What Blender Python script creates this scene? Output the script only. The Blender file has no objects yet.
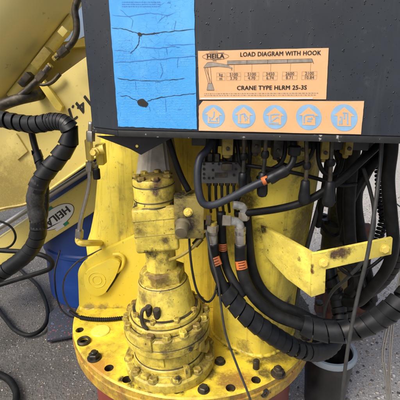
import bpy, bmesh, math, random
import numpy as np
from mathutils import Vector, Matrix
random.seed(7); rng = np.random.default_rng(7)
S = bpy.context.scene; COL = S.collection
R = math.radians

# ------------------------------------------------------------------ camera
CAM = Vector((0, -1.045, 0.70)); PITCH = R(18); FPX = 370.0
cd = bpy.data.cameras.new('camera'); cam = bpy.data.objects.new('camera', cd); COL.objects.link(cam)
cam.location = CAM; cam.rotation_euler = (math.pi/2 - PITCH, 0, 0)
cd.sensor_width = 36; cd.lens = 36*FPX/400; cd.clip_start = 0.02; cd.clip_end = 500
S.camera = cam
# ------------------------------------------------------------------ light: bright overcast
SUN_EL, SUN_AZ = R(49), R(226)      # azimuth: clockwise from +Y (north)
w = bpy.data.worlds.new('World'); S.world = w; w.use_nodes = True
wn = w.node_tree.nodes; bgn = wn['Background']
sky = wn.new('ShaderNodeTexSky'); sky.sky_type = 'NISHITA'; sky.sun_disc = False
sky.sun_elevation = SUN_EL; sky.sun_rotation = SUN_AZ
sky.air_density = 0.7; sky.dust_density = 6.0; sky.ozone_density = 0.6
w.node_tree.links.new(sky.outputs[0], bgn.inputs[0]); bgn.inputs[1].default_value = 0.10
sl = bpy.data.lights.new('sun', 'SUN'); sl.energy = 1.5; sl.angle = R(30); sl.color = (1.0, .97, .92)
so = bpy.data.objects.new('sun', sl); COL.objects.link(so)
sd = Vector((math.sin(SUN_AZ)*math.cos(SUN_EL), math.cos(SUN_AZ)*math.cos(SUN_EL), math.sin(SUN_EL)))
so.rotation_euler = sd.to_track_quat('Z', 'Y').to_euler(); so.location = (-2, -3, 5)
S.view_settings.view_transform = 'Standard'; S.view_settings.look = 'None'
S.view_settings.exposure = 0.95; S.view_settings.gamma = 1
S.view_settings.use_curve_mapping = False

# ------------------------------------------------------------------ measuring: a sight line of the photograph -> a point at a known depth
FW = Vector((0, math.cos(PITCH), -math.sin(PITCH))); UP = Vector((0, math.sin(PITCH), math.cos(PITCH)))
def ray(px, py): return FW + Vector(((px-200)/FPX, 0, 0)) + UP*((200-py)/FPX)
def P(px, py, Y):
    d = ray(px, py); return CAM + d*((Y-CAM.y)/d.y)
def PZ(px, py, Z):
    d = ray(px, py); return CAM + d*((Z-CAM.z)/d.z)
def PL(px, py, o, n, off=0.0):
    o = o + n*off; d = ray(px, py); return CAM + d*((o-CAM).dot(n)/d.dot(n))

# ------------------------------------------------------------------ materials
class N:
    def __init__(s, name):
        s.m = bpy.data.materials.new(name); s.m.use_nodes = True
        s.t = s.m.node_tree; s.n = s.t.nodes; s.b = s.n['Principled BSDF']
        s.geo = s.n.new('ShaderNodeNewGeometry'); s.pos = s.geo.outputs['Position']
    def put(s, sock, v):
        if hasattr(v, 'is_output'): s.t.links.new(v, sock)
        elif isinstance(v, tuple) and len(v) == 3 and sock.type == 'RGBA': sock.default_value = (*v, 1)
        else: sock.default_value = v
    def math(s, op, a, b=0.5, clamp=False):
        q = s.n.new('ShaderNodeMath'); q.operation = op; q.use_clamp = clamp
        s.put(q.inputs[0], a); s.put(q.inputs[1], b); return q.outputs[0]
    def vscale(s, v, sc):
        q = s.n.new('ShaderNodeVectorMath'); q.operation = 'MULTIPLY'; s.put(q.inputs[0], v); q.inputs[1].default_value = sc; return q.outputs[0]
    def noise(s, scale, detail=4, rough=.55, vec=None, dist=0.0):
        q = s.n.new('ShaderNodeTexNoise'); q.inputs['Scale'].default_value = scale; q.inputs['Detail'].default_value = detail
        q.inputs['Roughness'].default_value = rough; q.inputs['Distortion'].default_value = dist
        s.put(q.inputs['Vector'], vec if vec is not None else s.pos); return q.outputs['Fac']
    def vor(s, scale, feat='F1', out='Distance', vec=None, rand=1.0):
        q = s.n.new('ShaderNodeTexVoronoi'); q.feature = feat; q.inputs['Scale'].default_value = scale
        q.inputs['Randomness'].default_value = rand
        s.put(q.inputs['Vector'], vec if vec is not None else s.pos); return q.outputs[out]
    def ramp(s, f, a, b, lo=0.0, hi=1.0):
        q = s.n.new('ShaderNodeMapRange'); q.clamp = True; s.put(q.inputs[0], f)
        q.inputs[1].default_value = a; q.inputs[2].default_value = b; q.inputs[3].default_value = lo; q.inputs[4].default_value = hi
        return q.outputs[0]
    def mix(s, f, a, b, mode='MIX'):
        q = s.n.new('ShaderNodeMix'); q.data_type = 'RGBA'; q.blend_type = mode
        s.put(q.inputs[0], f); s.put(q.inputs[6], a); s.put(q.inputs[7], b); return q.outputs[2]
    def spot(s, c, r, nz):
        q = s.n.new('ShaderNodeVectorMath'); q.operation = 'DISTANCE'; s.put(q.inputs[0], s.pos); q.inputs[1].default_value = c
        d = s.math('DIVIDE', q.outputs['Value'], r*1.75); d = s.math('ADD', d, s.math('MULTIPLY', nz, 1.6))
        if not hasattr(s, 'fine'): s.fine = s.ramp(s.noise(170, 5, .75), .31, .50, .45, 1)
        return s.math('MULTIPLY', s.ramp(d, 1.55, 1.12), s.fine)
    def bump(s, h, strength, dist):
        q = s.n.new('ShaderNodeBump'); q.inputs['Strength'].default_value = strength; q.inputs['Distance'].default_value = dist
        s.put(q.inputs['Height'], h)
        s.t.links.new(q.outputs[0], s.b.inputs['Normal']); return q
    def out(s, col, rough, metal=0.0, spec=.5):
        s.put(s.b.inputs['Base Color'], col); s.put(s.b.inputs['Roughness'], rough); s.put(s.b.inputs['Metallic'], metal)
        s.put(s.b.inputs['Specular IOR Level'], spec); return s.m

GREASE = (.018, .016, .012); RUST = (.12, .045, .018); DIRT = (.13, .095, .02)
def paint(name, base, grime=.35, scale=9, rough=.42, spots=(), chips=0.0, streak=.0, orange=.0, ledge=0.0, wear=0.0):
    """enamel over steel: tone drift, dirt film, scratches/chips, greasy, rusty or painted-shade patches with their own place"""
    s = N(name)
    n1 = s.noise(scale, 7, .66, dist=.4); n2 = s.noise(scale*6, 6, .68); n3 = s.noise(2.3, 3); n4 = s.noise(scale*2.6, 6, .7, dist=.8)
    c = s.mix(s.ramp(n3, .3, .7), base, tuple(v*q for v, q in zip(base, (.86, .84, .95))))
    c = s.mix(s.ramp(n4, .40, .75, 0, .35), c, tuple(min(1, v*q+a) for v, q, a in zip(base, (.92, .98, 1.0), (0, .02, .07))))
    g = s.math('MULTIPLY', s.ramp(n1, .66-grime*.34, .86-grime*.25), s.ramp(n2, .25, .65, .25, 1))
    c = s.mix(s.math('MULTIPLY', g, min(1, grime*1.5)), c, DIRT)
    g2 = s.math('MULTIPLY', s.ramp(n4, .60-grime*.08, .72), s.ramp(n2, .4, .62)); c = s.mix(s.math('MULTIPLY', g2, min(1, grime*1.4)), c, (.055, .042, .018))
    if ledge:
        sn = s.n.new('ShaderNodeSeparateXYZ'); s.put(sn.inputs[0], s.geo.outputs['True Normal'])
        lg = s.math('MULTIPLY', s.ramp(sn.outputs[2], .55, .9), s.ramp(n4, .34, .62)); c = s.mix(s.math('MULTIPLY', lg, ledge), c, (.085, .06, .02))
    fs = s.ramp(s.noise(scale*14, 3, .7), .64, .72, 0, min(1, .2+grime))
    c = s.mix(fs, c, (.06, .045, .02))
    if streak:
        v = s.vscale(s.pos, (46, 46, 2.2)); st = s.math('MULTIPLY', s.ramp(s.noise(1, 5, .65, v), .52, .72, 0, streak), s.ramp(n1, .35, .6, .25, 1))
        c = s.mix(st, c, (.11, .075, .018))
    if orange:
        c = s.mix(s.ramp(s.noise(scale*1.6, 5, .6), .5, .72, 0, orange), c, (.34, .12, .02))
    if chips:
        ch = s.ramp(s.noise(34, 5, .6), .74-chips*.12, .76-chips*.12)
        c = s.mix(ch, c, RUST)
    if wear:
        ew = s.math('MULTIPLY', s.ramp(s.geo.outputs['Pointiness'], .53, .60), s.ramp(s.noise(28, 5, .7), .42, .58)); c = s.mix(s.math('MULTIPLY', ew, wear), c, (.10, .05, .02))
        sp = s.ramp(s.noise(95, 4, .7), .655-.02*wear, .675-.02*wear); c = s.mix(s.math('MULTIPLY', sp, wear), c, (.05, .035, .018))
    nz = s.noise(46, 7, .75)
    for cen, r, colr in spots:
        c = s.mix(s.spot(tuple(cen), r, nz), c, colr)
    rg = s.ramp(n1, .3, .8, rough-.06, rough+.25)
    s.bump(s.math('ADD', s.math('MULTIPLY', n2, .6), s.noise(scale*22, 2)), .25, .0009)
    return s.out(c, rg)
def plain(name, base, rough=.5, metal=0.0, var=.35, scale=40, dust=None, dustamt=.4, bump=.15, bd=.001, spec=.5):
    s = N(name); n = s.noise(scale, 5, .6); n2 = s.noise(scale*.22, 4)
    c = s.mix(s.ramp(n, .3, .75), tuple(v*(1-var) for v in base), tuple(min(1, v*(1+var)) for v in base))
    if dust: c = s.mix(s.ramp(s.math('MULTIPLY', n, n2), .2, .42, 0, dustamt), c, dust)
    s.bump(n, bump, bd); return s.out(c, s.ramp(n2, .3, .7, max(.04, rough-.1), min(1, rough+.15)), metal, spec)

YEL = (.80, .63, .05); YELP = (.74, .61, .18)
M = {}
fl = lambda px, py: PZ(px, py, .004)
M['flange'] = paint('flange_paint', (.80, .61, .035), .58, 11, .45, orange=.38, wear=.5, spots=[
    (fl(226, 344), .010, GREASE), (fl(246, 350), .010, GREASE), (fl(236, 352), .010, GREASE), (fl(222, 330), .012, GREASE), (fl(240, 346), .016, GREASE), (fl(228, 338), .022, GREASE), (fl(232, 346), .014, GREASE), (fl(252, 360), .012, DIRT), (fl(262, 356), .012, GREASE), (fl(210, 372), .02, DIRT), (fl(131, 383), .012, GREASE), (fl(122, 378), .010, GREASE), (fl(150, 389), .012, GREASE), (fl(140, 386), .010, GREASE), (fl(165, 392), .008, GREASE),
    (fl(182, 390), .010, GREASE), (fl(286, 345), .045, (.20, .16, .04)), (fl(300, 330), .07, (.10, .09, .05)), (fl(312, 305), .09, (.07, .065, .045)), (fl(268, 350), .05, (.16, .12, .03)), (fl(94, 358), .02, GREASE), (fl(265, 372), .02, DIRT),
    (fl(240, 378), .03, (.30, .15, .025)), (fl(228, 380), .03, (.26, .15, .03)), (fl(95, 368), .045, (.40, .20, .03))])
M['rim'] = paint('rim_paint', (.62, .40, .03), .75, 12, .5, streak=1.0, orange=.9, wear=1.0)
M['red'] = plain('red_oxide_primer', (.20, .035, .022), .6, var=.3, scale=14, dust=(.05, .03, .02))
M['column'] = paint('column_paint', (.76, .61, .06), .50, 7, .4, streak=.75, spots=[  # broad dark patches high on the post paint in cabinet shade, besides grease
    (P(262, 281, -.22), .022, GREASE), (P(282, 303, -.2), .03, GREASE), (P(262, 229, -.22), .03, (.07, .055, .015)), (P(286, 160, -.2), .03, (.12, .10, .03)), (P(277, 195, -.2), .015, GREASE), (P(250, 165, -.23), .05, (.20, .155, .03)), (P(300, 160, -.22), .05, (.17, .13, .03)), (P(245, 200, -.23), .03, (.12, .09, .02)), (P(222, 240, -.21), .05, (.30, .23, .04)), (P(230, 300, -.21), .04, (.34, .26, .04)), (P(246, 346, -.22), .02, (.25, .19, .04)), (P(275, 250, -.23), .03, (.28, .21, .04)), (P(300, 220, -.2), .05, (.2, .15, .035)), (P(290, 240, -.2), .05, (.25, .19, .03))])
M['plate'] = paint('gusset_paint', YEL, .16, 6, .4, spots=[(P(90, 308, -.02), .018, (.36, .28, .09)), (P(104, 309, -.02), .02, (.30, .23, .07)), (P(118, 310, -.02), .018, (.24, .19, .07))])
mo = lambda px, py: P(px, py, -.33)
M['motor'] = paint('motor_paint', (.74, .59, .07), .70, 13, .45, ledge=.85, wear=.8, streak=.6, spots=[
    (P(147, 258, -.29), .016, GREASE), (P(156, 256, -.29), .010, GREASE), (P(143, 265, -.29), .010, GREASE), (P(143, 290, -.33), .012, GREASE), (P(151, 293, -.33), .012, GREASE), (P(155, 187, -.29), .012, (.06, .03, .02)), (P(155, 192, -.29), .008, (.05, .025, .02)), (P(150, 255, -.29), .018, GREASE), (P(160, 262, -.29), .012, GREASE), (P(176, 270, -.29), .014, GREASE), (P(196, 290, -.30), .016, GREASE), (P(134, 315, -.32), .012, GREASE), (P(190, 348, -.33), .014, GREASE), (P(136, 378, -.32), .012, GREASE), (P(207, 345, -.28), .02, GREASE), (P(171, 262, -.29), .02, (.05, .04, .015)),
    (P(163, 328, -.35), .008, GREASE), (P(201, 335, -.3), .03, (.08, .06, .02)), (P(178, 378, -.35), .008, GREASE), (P(186, 374, -.35), .007, GREASE), (P(143, 332, -.35), .01, GREASE), (P(158, 352, -.34), .008, DIRT), (P(190, 306, -.34), .009, GREASE), (P(150, 270, -.30), .01, GREASE), (P(139, 229, -.29), .012, DIRT), (P(165, 240, -.29), .01, (.1, .07, .02)), (P(158, 181, -.29), .012, (.10, .05, .02)), (P(134, 205, -.27), .008, GREASE), (P(172, 205, -.27), .008, GREASE), (P(168, 346, -.34), .02, DIRT), (P(150, 184, -.25), .03, (.14, .09, .03)), (P(137, 300, -.3), .02, DIRT)])
M['valve'] = paint('valve_paint', (.30, .24, .05), .8, 16, .5, spots=[(P(184, 222, -.29), .03, GREASE), (P(180, 198, -.27), .03, GREASE), (P(200, 235, -.27), .03, GREASE)])
M['dirtyyel'] = paint('greasy_yellow', (.34, .26, .03), .8, 22, .5)
M['blackyel'] = paint('oily_yellow', (.20, .15, .02), 1.0, 30, .45, spots=[(P(335, 222, -.05), .09, GREASE), (P(330, 240, -.05), .05, GREASE)])
M['boom'] = paint('boom_paint', YELP, .16, 5, .36, spots=[(P(20, 180, .28), .10, (.46, .36, .10)), (P(5, 195, .28), .09, (.36, .28, .08))])
M['tube'] = paint('ram_paint', (.84, .73, .30), .08, 3, .30)
M['arm'] = paint('arm_paint', (.76, .63, .16), .15, 6, .4)
M['lug'] = paint('lug_paint', (.76, .60, .10), .25, 10, .4)
br = lambda px, py: P(px, py, -.362)
M['bracket'] = paint('bracket_paint', (.80, .67, .10), .28, 10, .4, chips=.45, wear=.7, spots=[
    (br(336, 254), .014, (.075, .04, .025)), (br(343, 254), .018, (.075, .04, .025)), (br(350, 252), .015, (.075, .04, .025)), (br(366, 247), .007, (.075, .04, .025)), (br(374, 246), .005, (.075, .04, .025)), (br(364, 256), .007, RUST), (br(356, 260), .006, RUST),
    (P(311, 266, -.355), .006, (.05, .025, .015)), (P(311, 271, -.355), .006, (.09, .03, .012)), (br(325, 283), .004, RUST), (P(298, 260, -.33), .006, (.05, .03, .02)), (P(262, 229, -.25), .012, (.05, .04, .015))])
M['rust'] = plain('rusty_steel', (.085, .035, .022), .8, var=.5, scale=22, dust=(.22, .075, .03), dustamt=.6, bump=.5, bd=.003)
M['steel'] = plain('galvanised_steel', (.42, .41, .38), .38, .85, var=.35, scale=60, dust=(.10, .085, .05), dustamt=.7)
M['brass'] = plain('plated_fitting', (.46, .44, .38), .4, .55, var=.35, scale=70, dust=(.14, .11, .04), dustamt=.8)
M['chrome'] = plain('dull_chrome', (.5, .5, .48), .28, .9, var=.2, scale=12, dust=(.2, .17, .11), dustamt=.6)
M['darksteel'] = plain('oily_dark_steel', (.030, .028, .025), .45, .4, var=.5, scale=60, dust=(.15, .11, .05), dustamt=.5, bump=.4)
M['cast'] = plain('grey_cast_block', (.10, .10, .10), .5, .35, var=.35, scale=45, dust=(.03, .03, .028), dustamt=.8)
M['rubber'] = plain('black_rubber', (.006, .0066, .0075), .5, var=.4, scale=50, dust=(.026, .026, .025), dustamt=.4, spec=.2)
M['wrap'] = plain('black_spiral_wrap', (.0065, .0075, .0092), .40, var=.3, scale=35, dust=(.028, .031, .034), dustamt=.5, spec=.27)
M['tape'] = plain('woven_sleeve', (.022, .022, .024), .8, var=.5, scale=160, dust=(.06, .06, .058), dustamt=.5, bump=.6)
M['greyhose'] = plain('slate_hose', (.014, .018, .026), .5, var=.25, scale=30, dust=(.05, .055, .06), dustamt=.4, spec=.3)
M['cable'] = plain('grey_cable', (.026, .028, .029), .5, var=.25, scale=60, dust=(.06, .058, .05), dustamt=.4)
M['green'] = plain('green_wire', (.02, .16, .12), .5)
M['grip'] = plain('black_grip', (.006, .007, .009), .4, var=.3, scale=60, dust=(.025, .025, .025), dustamt=.3, spec=.25)
M['orange'] = plain('orange_tag', (.62, .16, .03), .55, var=.3, scale=90, dust=(.16, .05, .02), dustamt=.7)
M['tagink'] = plain('tag_ink', (.10, .03, .015), .6)
M['hood'] = plain('weathered_grey_casting', (.27, .255, .22), .75, var=.35, scale=28, dust=(.36, .32, .22), dustamt=.6, bump=.5)
M['blue'] = plain('blue_plastic', (.006, .045, .24), .35, var=.2, scale=8, dust=(.03, .08, .25), dustamt=.3)
M['ink'] = plain('black_ink', (.014, .013, .012), .5, var=.4, scale=90)
M['softink'] = plain('faded_ink', (.10, .085, .07), .6, var=.4, scale=120)
M['greyink'] = plain('grey_ink', (.27, .24, .20), .6, var=.25, scale=120)
M['white'] = plain('white_vinyl', (.72, .74, .74), .35, var=.06, scale=20, dust=(.45, .44, .40), dustamt=.5)
M['emerald'] = plain('green_ink', (.01, .20, .10), .4)
M['iconblue'] = plain('icon_blue', (.22, .40, .60), .5, var=.12, scale=50)
M['pail'] = plain('black_pail', (.010, .0105, .012), .4, var=.3, scale=20, dust=(.08, .08, .075), dustamt=.4)
M['pailrim'] = plain('pale_pail_rim', (.30, .37, .42), .45, var=.2, scale=30, dust=(.12, .12, .11), dustamt=.5)
M['spatter'] = plain('spattered_plating', (.30, .30, .28), .4, .3, var=.4, scale=60, dust=(.66, .66, .64), dustamt=.9)
M['plug'] = plain('greasy_plug', (.17, .145, .085), .55, .25, var=.4, scale=60, dust=(.04, .035, .025), dustamt=.8, bump=.4)
M['hole'] = plain('hole_dark', (.01, .009, .008), .7)
M['water'] = plain('water_drop', (.010, .012, .015), .30, var=.05, spec=.4)

def cream():
    s = N('cream_board'); n = s.noise(18, 5, .6); n2 = s.noise(120, 3)
    c = s.mix(s.ramp(n, .3, .75), (.70, .42, .22), (.62, .36, .17)); c = s.mix(s.ramp(n2, .62, .75, 0, .35), c, (.45, .28, .14))
    c = s.mix(s.ramp(s.noise(7, 3), .5, .75, 0, .45), c, (.74, .52, .33))
    return s.out(c, .42)
M['cream'] = cream()
def panelmat():
    s = N('cabinet_slate_paint'); n = s.noise(6, 5, .6); v = s.vor(150); n2 = s.noise(90, 3)
    c = s.mix(s.ramp(n, .3, .7), (.014, .019, .027), (.020, .027, .036))
    c = s.mix(s.ramp(v, .10, .05, 0, .55), c, (.012, .014, .018))
    c = s.mix(s.ramp(s.noise(26, 5, .7), .62, .72, 0, .25), c, (.10, .11, .12))
    c = s.mix(s.ramp(n2, .74, .78, 0, .35), c, (.16, .15, .13))
    st = s.ramp(s.noise(1, 5, .65, s.vscale(s.pos, (55, 55, 5))), .54, .74, 0, .22); c = s.mix(st, c, (.075, .082, .09))
    s.bump(n2, .1, .0006); return s.out(c, s.ramp(n, .3, .7, .30, .5), 0, .4)
M['panel'] = panelmat()
def lipmat():
    s = N('cabinet_lip_paint'); n = s.noise(40, 5, .65)
    c = s.mix(s.ramp(n, .35, .7), (.006, .0065, .008), (.018, .019, .020)); c = s.mix(s.ramp(n, .61, .65), c, (.30, .30, .28))
    s.bump(n, .3, .001); return s.out(c, .5)
M['lip'] = lipmat()
M['blackplate'] = plain('black_gusset', (.008, .009, .012), .5, var=.4, scale=40)
def poster():
    s = N('blue_laminate'); n = s.noise(5, 4); nn = s.noise(60, 4, .6, dist=.5)
    c = s.mix(s.ramp(n, .25, .75), (.045, .29, .68), (.075, .38, .80))
    v = s.vscale(s.pos, (42, 42, 120)); vv = s.n.new('ShaderNodeVectorMath'); vv.operation = 'ADD'; s.put(vv.inputs[0], v)
    cn = s.n.new('ShaderNodeTexNoise'); cn.inputs['Scale'].default_value = 14; s.put(cn.inputs['Vector'], s.pos); s.t.links.new(cn.outputs['Color'], vv.inputs[1])
    e = s.vor(1.5, 'DISTANCE_TO_EDGE', 'Distance', vv.outputs[0], .75); e2 = s.vor(3.4, 'DISTANCE_TO_EDGE', 'Distance', vv.outputs[0], .7)
    k = s.math('MULTIPLY', s.ramp(e, .020, .006), s.ramp(s.noise(9, 3), .38, .56, .05, .8))
    k2 = s.math('MULTIPLY', s.ramp(e2, .035, .01), s.ramp(s.noise(13, 3), .42, .58, 0, .65))
    c = s.mix(s.ramp(s.noise(11, 5, .65), .48, .72, 0, .4), c, (.17, .50, .86)); c = s.mix(k, c, (.02, .12, .36)); c = s.mix(k2, c, (.03, .17, .46)); c = s.mix(s.ramp(nn, .55, .8, 0, .35), c, (.16, .45, .85))
    s.bump(s.math('SUBTRACT', 1.0, s.math('MAXIMUM', k, k2)), .12, .0004)
    return s.out(c, s.ramp(n, .3, .7, .3, .42))
M['poster'] = poster(); M['posterprint'] = plain('faint_poster_print', (.115, .42, .85), .4, var=.2, scale=80)
M['posterdark'] = plain('dark_poster_print', (.045, .20, .52), .4, var=.2, scale=80)
def ground():
    s = N('wet_asphalt_gravel'); sx = s.n.new('ShaderNodeSeparateXYZ'); s.put(sx.inputs[0], s.pos)
    big = s.noise(1.1, 4); mid = s.noise(9, 5, .65); fine = s.noise(190, 3, .7)
    side = s.ramp(s.math('ADD', sx.outputs[0], s.math('MULTIPLY', big, .5)), .1, .75)
    base = s.mix(s.ramp(fine, .3, .72), (.052, .050, .047), (.185, .176, .162))
    base = s.mix(s.ramp(mid, .45, .75, 0, .6), base, (.045, .042, .036))
    light = s.mix(s.ramp(fine, .3, .7), (.20, .19, .175), (.52, .50, .465))
    base = s.mix(s.ramp(s.noise(2.6, 5, .6), .52, .66, 0, .55), base, (.030, .027, .022))
    base = s.mix(s.ramp(s.noise(4.3, 5, .65), .55, .7, 0, .5), base, (.15, .135, .11))
    c = s.mix(side, base, light)
    cell = s.vor(95, 'F1', 'Color'); d = s.vor(95); sc = s.n.new('ShaderNodeSeparateColor'); s.put(sc.inputs[0], cell)
    pick = s.math('MULTIPLY', s.ramp(sc.outputs[0], .80, .86), s.ramp(d, .36, .28))
    c = s.mix(s.math('MULTIPLY', pick, .5), c, s.mix(sc.outputs[1], (.46, .40, .30), (.60, .58, .54)))
    pk2 = s.math('MULTIPLY', s.ramp(sc.outputs[2], .75, .8), s.ramp(d, .42, .30)); c = s.mix(s.math('MULTIPLY', pk2, .6), c, (.02, .02, .02))
    h = s.math('ADD', s.math('MULTIPLY', s.ramp(d, .5, .0), .8), fine); s.bump(h, .6, .004)
    return s.out(c, s.ramp(mid, .35, .7, .38, .62))
M['ground'] = ground()
def matmat():
    s = N('speckled_rubber_mat'); cell = s.vor(120, 'F1', 'Color'); d = s.vor(120); sc = s.n.new('ShaderNodeSeparateColor'); s.put(sc.inputs[0], cell)
    c = s.mix(s.ramp(s.noise(160, 3), .3, .7), (.022, .026, .036), (.05, .056, .07))
    c = s.mix(s.math('MULTIPLY', s.ramp(sc.outputs[0], .86, .88), s.ramp(d, .4, .3)), c, (.30, .05, .045))
    c = s.mix(s.math('MULTIPLY', s.ramp(sc.outputs[1], .86, .88), s.ramp(d, .4, .3)), c, (.10, .16, .32))
    s.bump(s.noise(200, 3), .5, .002); return s.out(c, .6)
M['mat'] = matmat()
M['pebble'] = []
for k, cc in enumerate([(.42, .39, .34), (.20, .18, .15), (.55, .53, .50), (.33, .25, .16), (.08, .078, .075)]):
    M['pebble'].append(plain('pebble_stone_%s' % 'abcde'[k], cc, .6, var=.35, scale=70))

# ------------------------------------------------------------------ building helpers (vertices are given in world space)
WORLD = {}
def link(o, parent, at):
    COL.objects.link(o); WORLD[o.name] = Vector(at)
    if parent: o.parent = parent; o.location = Vector(at) - WORLD[parent.name]
    else: o.location = at
    return o
def thing(name, label, cat, loc=(0, 0, 0), group=None):
    o = bpy.data.objects.new(name, None); o.empty_display_size = .02; link(o, None, loc)
    return tag(o, label, cat, group)
def tag(o, label, cat, group=None, kind=None):
    if kind: o['kind'] = kind
    o['label'] = label; o['category'] = cat
    if group: o['group'] = group
    return o
def mesh(name, v, f, mat, parent=None, smooth=35, at=None, kind=None):
    v = np.array([tuple(q) for q in v], float)
    if at is None: at = Vector(WORLD[parent.name]) if parent else Vector(((v[:, 0].min()+v[:, 0].max())/2, (v[:, 1].min()+v[:, 1].max())/2, v[:, 2].min()))
    v = v - np.array(tuple(at)); me = bpy.data.meshes.new(name); me.from_pydata(v.tolist(), [], [list(q) for q in f]); me.update()
    bm = bmesh.new(); bm.from_mesh(me); bmesh.ops.recalc_face_normals(bm, faces=bm.faces); bm.to_mesh(me); bm.free()
    me.materials.append(M[mat] if isinstance(mat, str) else mat)
    if smooth:
        me.shade_smooth()
        if smooth < 180: me.set_sharp_from_angle(angle=R(smooth))
    o = bpy.data.objects.new(name, me); link(o, parent, at)
    if kind: o['kind'] = kind
    return o
def from_bm(name, bm, mat, parent=None, smooth=35, **k):
    bm.verts.index_update(); v = [q.co.copy() for q in bm.verts]; f = [[a.index for a in q.verts] for q in bm.faces]; bm.free()
    return mesh(name, v, f, mat, parent, smooth, **k)
def xf(v, m): return [m @ Vector(q) for q in v]
def frame(o, z=(0, 0, 1), x=(1, 0, 0)):
    z = Vector(z).normalized(); x = Vector(x); x = (x - z*x.dot(z)).normalized(); y = z.cross(x)
    m = Matrix((x, y, z)).transposed().to_4x4(); m.translation = Vector(o); return m
def lathe(prof, seg=40, m=Matrix(), cap0=True, cap1=True, jit=0):
    v, f = [], []
    for r, z in prof:
        for k in range(seg):
            a = 2*math.pi*k/seg; v.append(m @ Vector((r*math.cos(a), r*math.sin(a), z)))
    for i in range(len(prof)-1):
        for k in range(seg):
            a, b = i*seg+k, i*seg+(k+1) % seg; f.append((a, b, b+seg, a+seg))
    if cap0: f.append(tuple(range(seg-1, -1, -1)))
    if cap1: f.append(tuple(range((len(prof)-1)*seg, len(prof)*seg)))
    return v, f
def rbox(m, sx, sy, sz, bev=.003, seg=2):
    """bevelled box, centre x/y, base at z=0 of frame m"""
    bm = bmesh.new(); bmesh.ops.create_cube(bm, size=1)
    for q in bm.verts: q.co = Vector((q.co.x*sx, q.co.y*sy, (q.co.z+.5)*sz))
    bmesh.ops.bevel(bm, geom=bm.edges[:], offset=bev, segments=seg, affect='EDGES', profile=.6)
    bm.transform(m); return bm
def prism(poly, ext, bev=.002):
    bm = bmesh.new(); n = len(poly); ext = Vector(ext)
    a = [bm.verts.new(q) for q in poly]; b = [bm.verts.new(Vector(q)+ext) for q in poly]
    bm.faces.new(a); bm.faces.new(b[::-1])
    for i in range(n): bm.faces.new((a[i], b[i], b[(i+1) % n], a[(i+1) % n]))
    bmesh.ops.recalc_face_normals(bm, faces=bm.faces)
    if bev: bmesh.ops.bevel(bm, geom=bm.edges[:], offset=bev, segments=2, affect='EDGES', profile=.6, clamp_overlap=True)
    return bm
def rounded(poly, r, seg=6):
    out = []; n = len(poly)
    for i in range(n):
        a, b, c = (Vector(poly[k % n]) for k in (i-1, i, i+1)); rr = r[i] if isinstance(r, (list, tuple)) else r
        if rr <= 0: out.append(b); continue
        u = (a-b); q = (c-b); d = min(rr, u.length*.45, q.length*.45); s0 = b+u.normalized()*d; s1 = b+q.normalized()*d
        for k in range(seg+1):
            t = k/seg; out.append(s0*(1-t)**2 + b*2*t*(1-t) + s1*t*t)
    return out
def spline(pts, step=.006):
    p = [Vector(q) for q in pts]; p = [p[0]*2-p[1]] + p + [p[-1]*2-p[-2]]; out = []
    for i in range(1, len(p)-2):
        a, b, c, d = p[i-1:i+3]; n = max(2, int((c-b).length/.002))
        for k in range(n):
            t = k/n; out.append(.5*((2*b)+(c-a)*t+(2*a-5*b+4*c-d)*t*t+(3*b-a-3*c+d)*t**3))
    out.append(p[-2]); d = [0]
    for i in range(1, len(out)): d.append(d[-1]+(out[i]-out[i-1]).length)
    n = max(2, int(d[-1]/step)); A = np.array([tuple(q) for q in out]); s = np.linspace(0, d[-1], n+1)
    return [Vector(q) for q in np.stack([np.interp(s, d, A[:, k]) for k in range(3)], 1)]
def frames(path):
    T = [(path[min(i+1, len(path)-1)]-path[max(i-1, 0)]).normalized() for i in range(len(path))]
    n = T[0].orthogonal().normalized(); out = []
    for t in T:
        n = (n-t*n.dot(t)).normalized(); out.append((t, n, t.cross(n)))
    return out
def tube(path, r, seg=12, caps=True):
    F = frames(path); v, f = [], []; n = len(path)
    for i, (t, a, b) in enumerate(F):
        rr = r(i/(n-1), i) if callable(r) else r
        for k in range(seg):
            q = 2*math.pi*k/seg; v.append(path[i]+a*(rr*math.cos(q))+b*(rr*math.sin(q)))
    for i in range(n-1):
        for k in range(seg):
            a, b = i*seg+k, i*seg+(k+1) % seg; f.append((a, b, b+seg, a+seg))
    if caps: f.append(tuple(range(seg))); f.append(tuple(range((n-1)*seg, n*seg))[::-1])
    return v, f
def spiral(path, r, width, pitch, thick=.0022, flare=.0012, seg=16, jit=.1):
    """a ribbon wound round the path"""
    d = [0.0]
    for i in range(1, len(path)): d.append(d[-1]+(path[i]-path[i-1]).length)
    F = frames(path); L = d[-1]; A = np.array([tuple(q) for q in path]); NA = np.array([tuple(q[1]) for q in F]); NB = np.array([tuple(q[2]) for q in F])
    def at(s):
        s = min(max(s, 0), L); g = lambda X: np.array([np.interp(s, d, X[:, k]) for k in range(3)])
        return g(A), g(NA), g(NB)
    v, f = [], []; s, th = 0.0, 0.0
    k = 0
    while s < L:
        wj = width*(1+jit*math.sin(k*.07)*.5+jit*math.sin(k*.031))
        for ds, rr in ((-wj/2, r), (-wj/2, r+thick), (wj/2, r+thick+flare), (wj/2, r)):
            c, a, b = at(s+ds); v.append(c+(a*math.cos(th)+b*math.sin(th))*rr)
        th += 2*math.pi/seg; s += pitch/seg*(1+jit*math.sin(k*.045)); k += 1
    for i in range(k-1):
        for j in range(4):
            a, b = 4*i+j, 4*i+(j+1) % 4; f.append((a, b, b+4, a+4))
    return v, f
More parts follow.
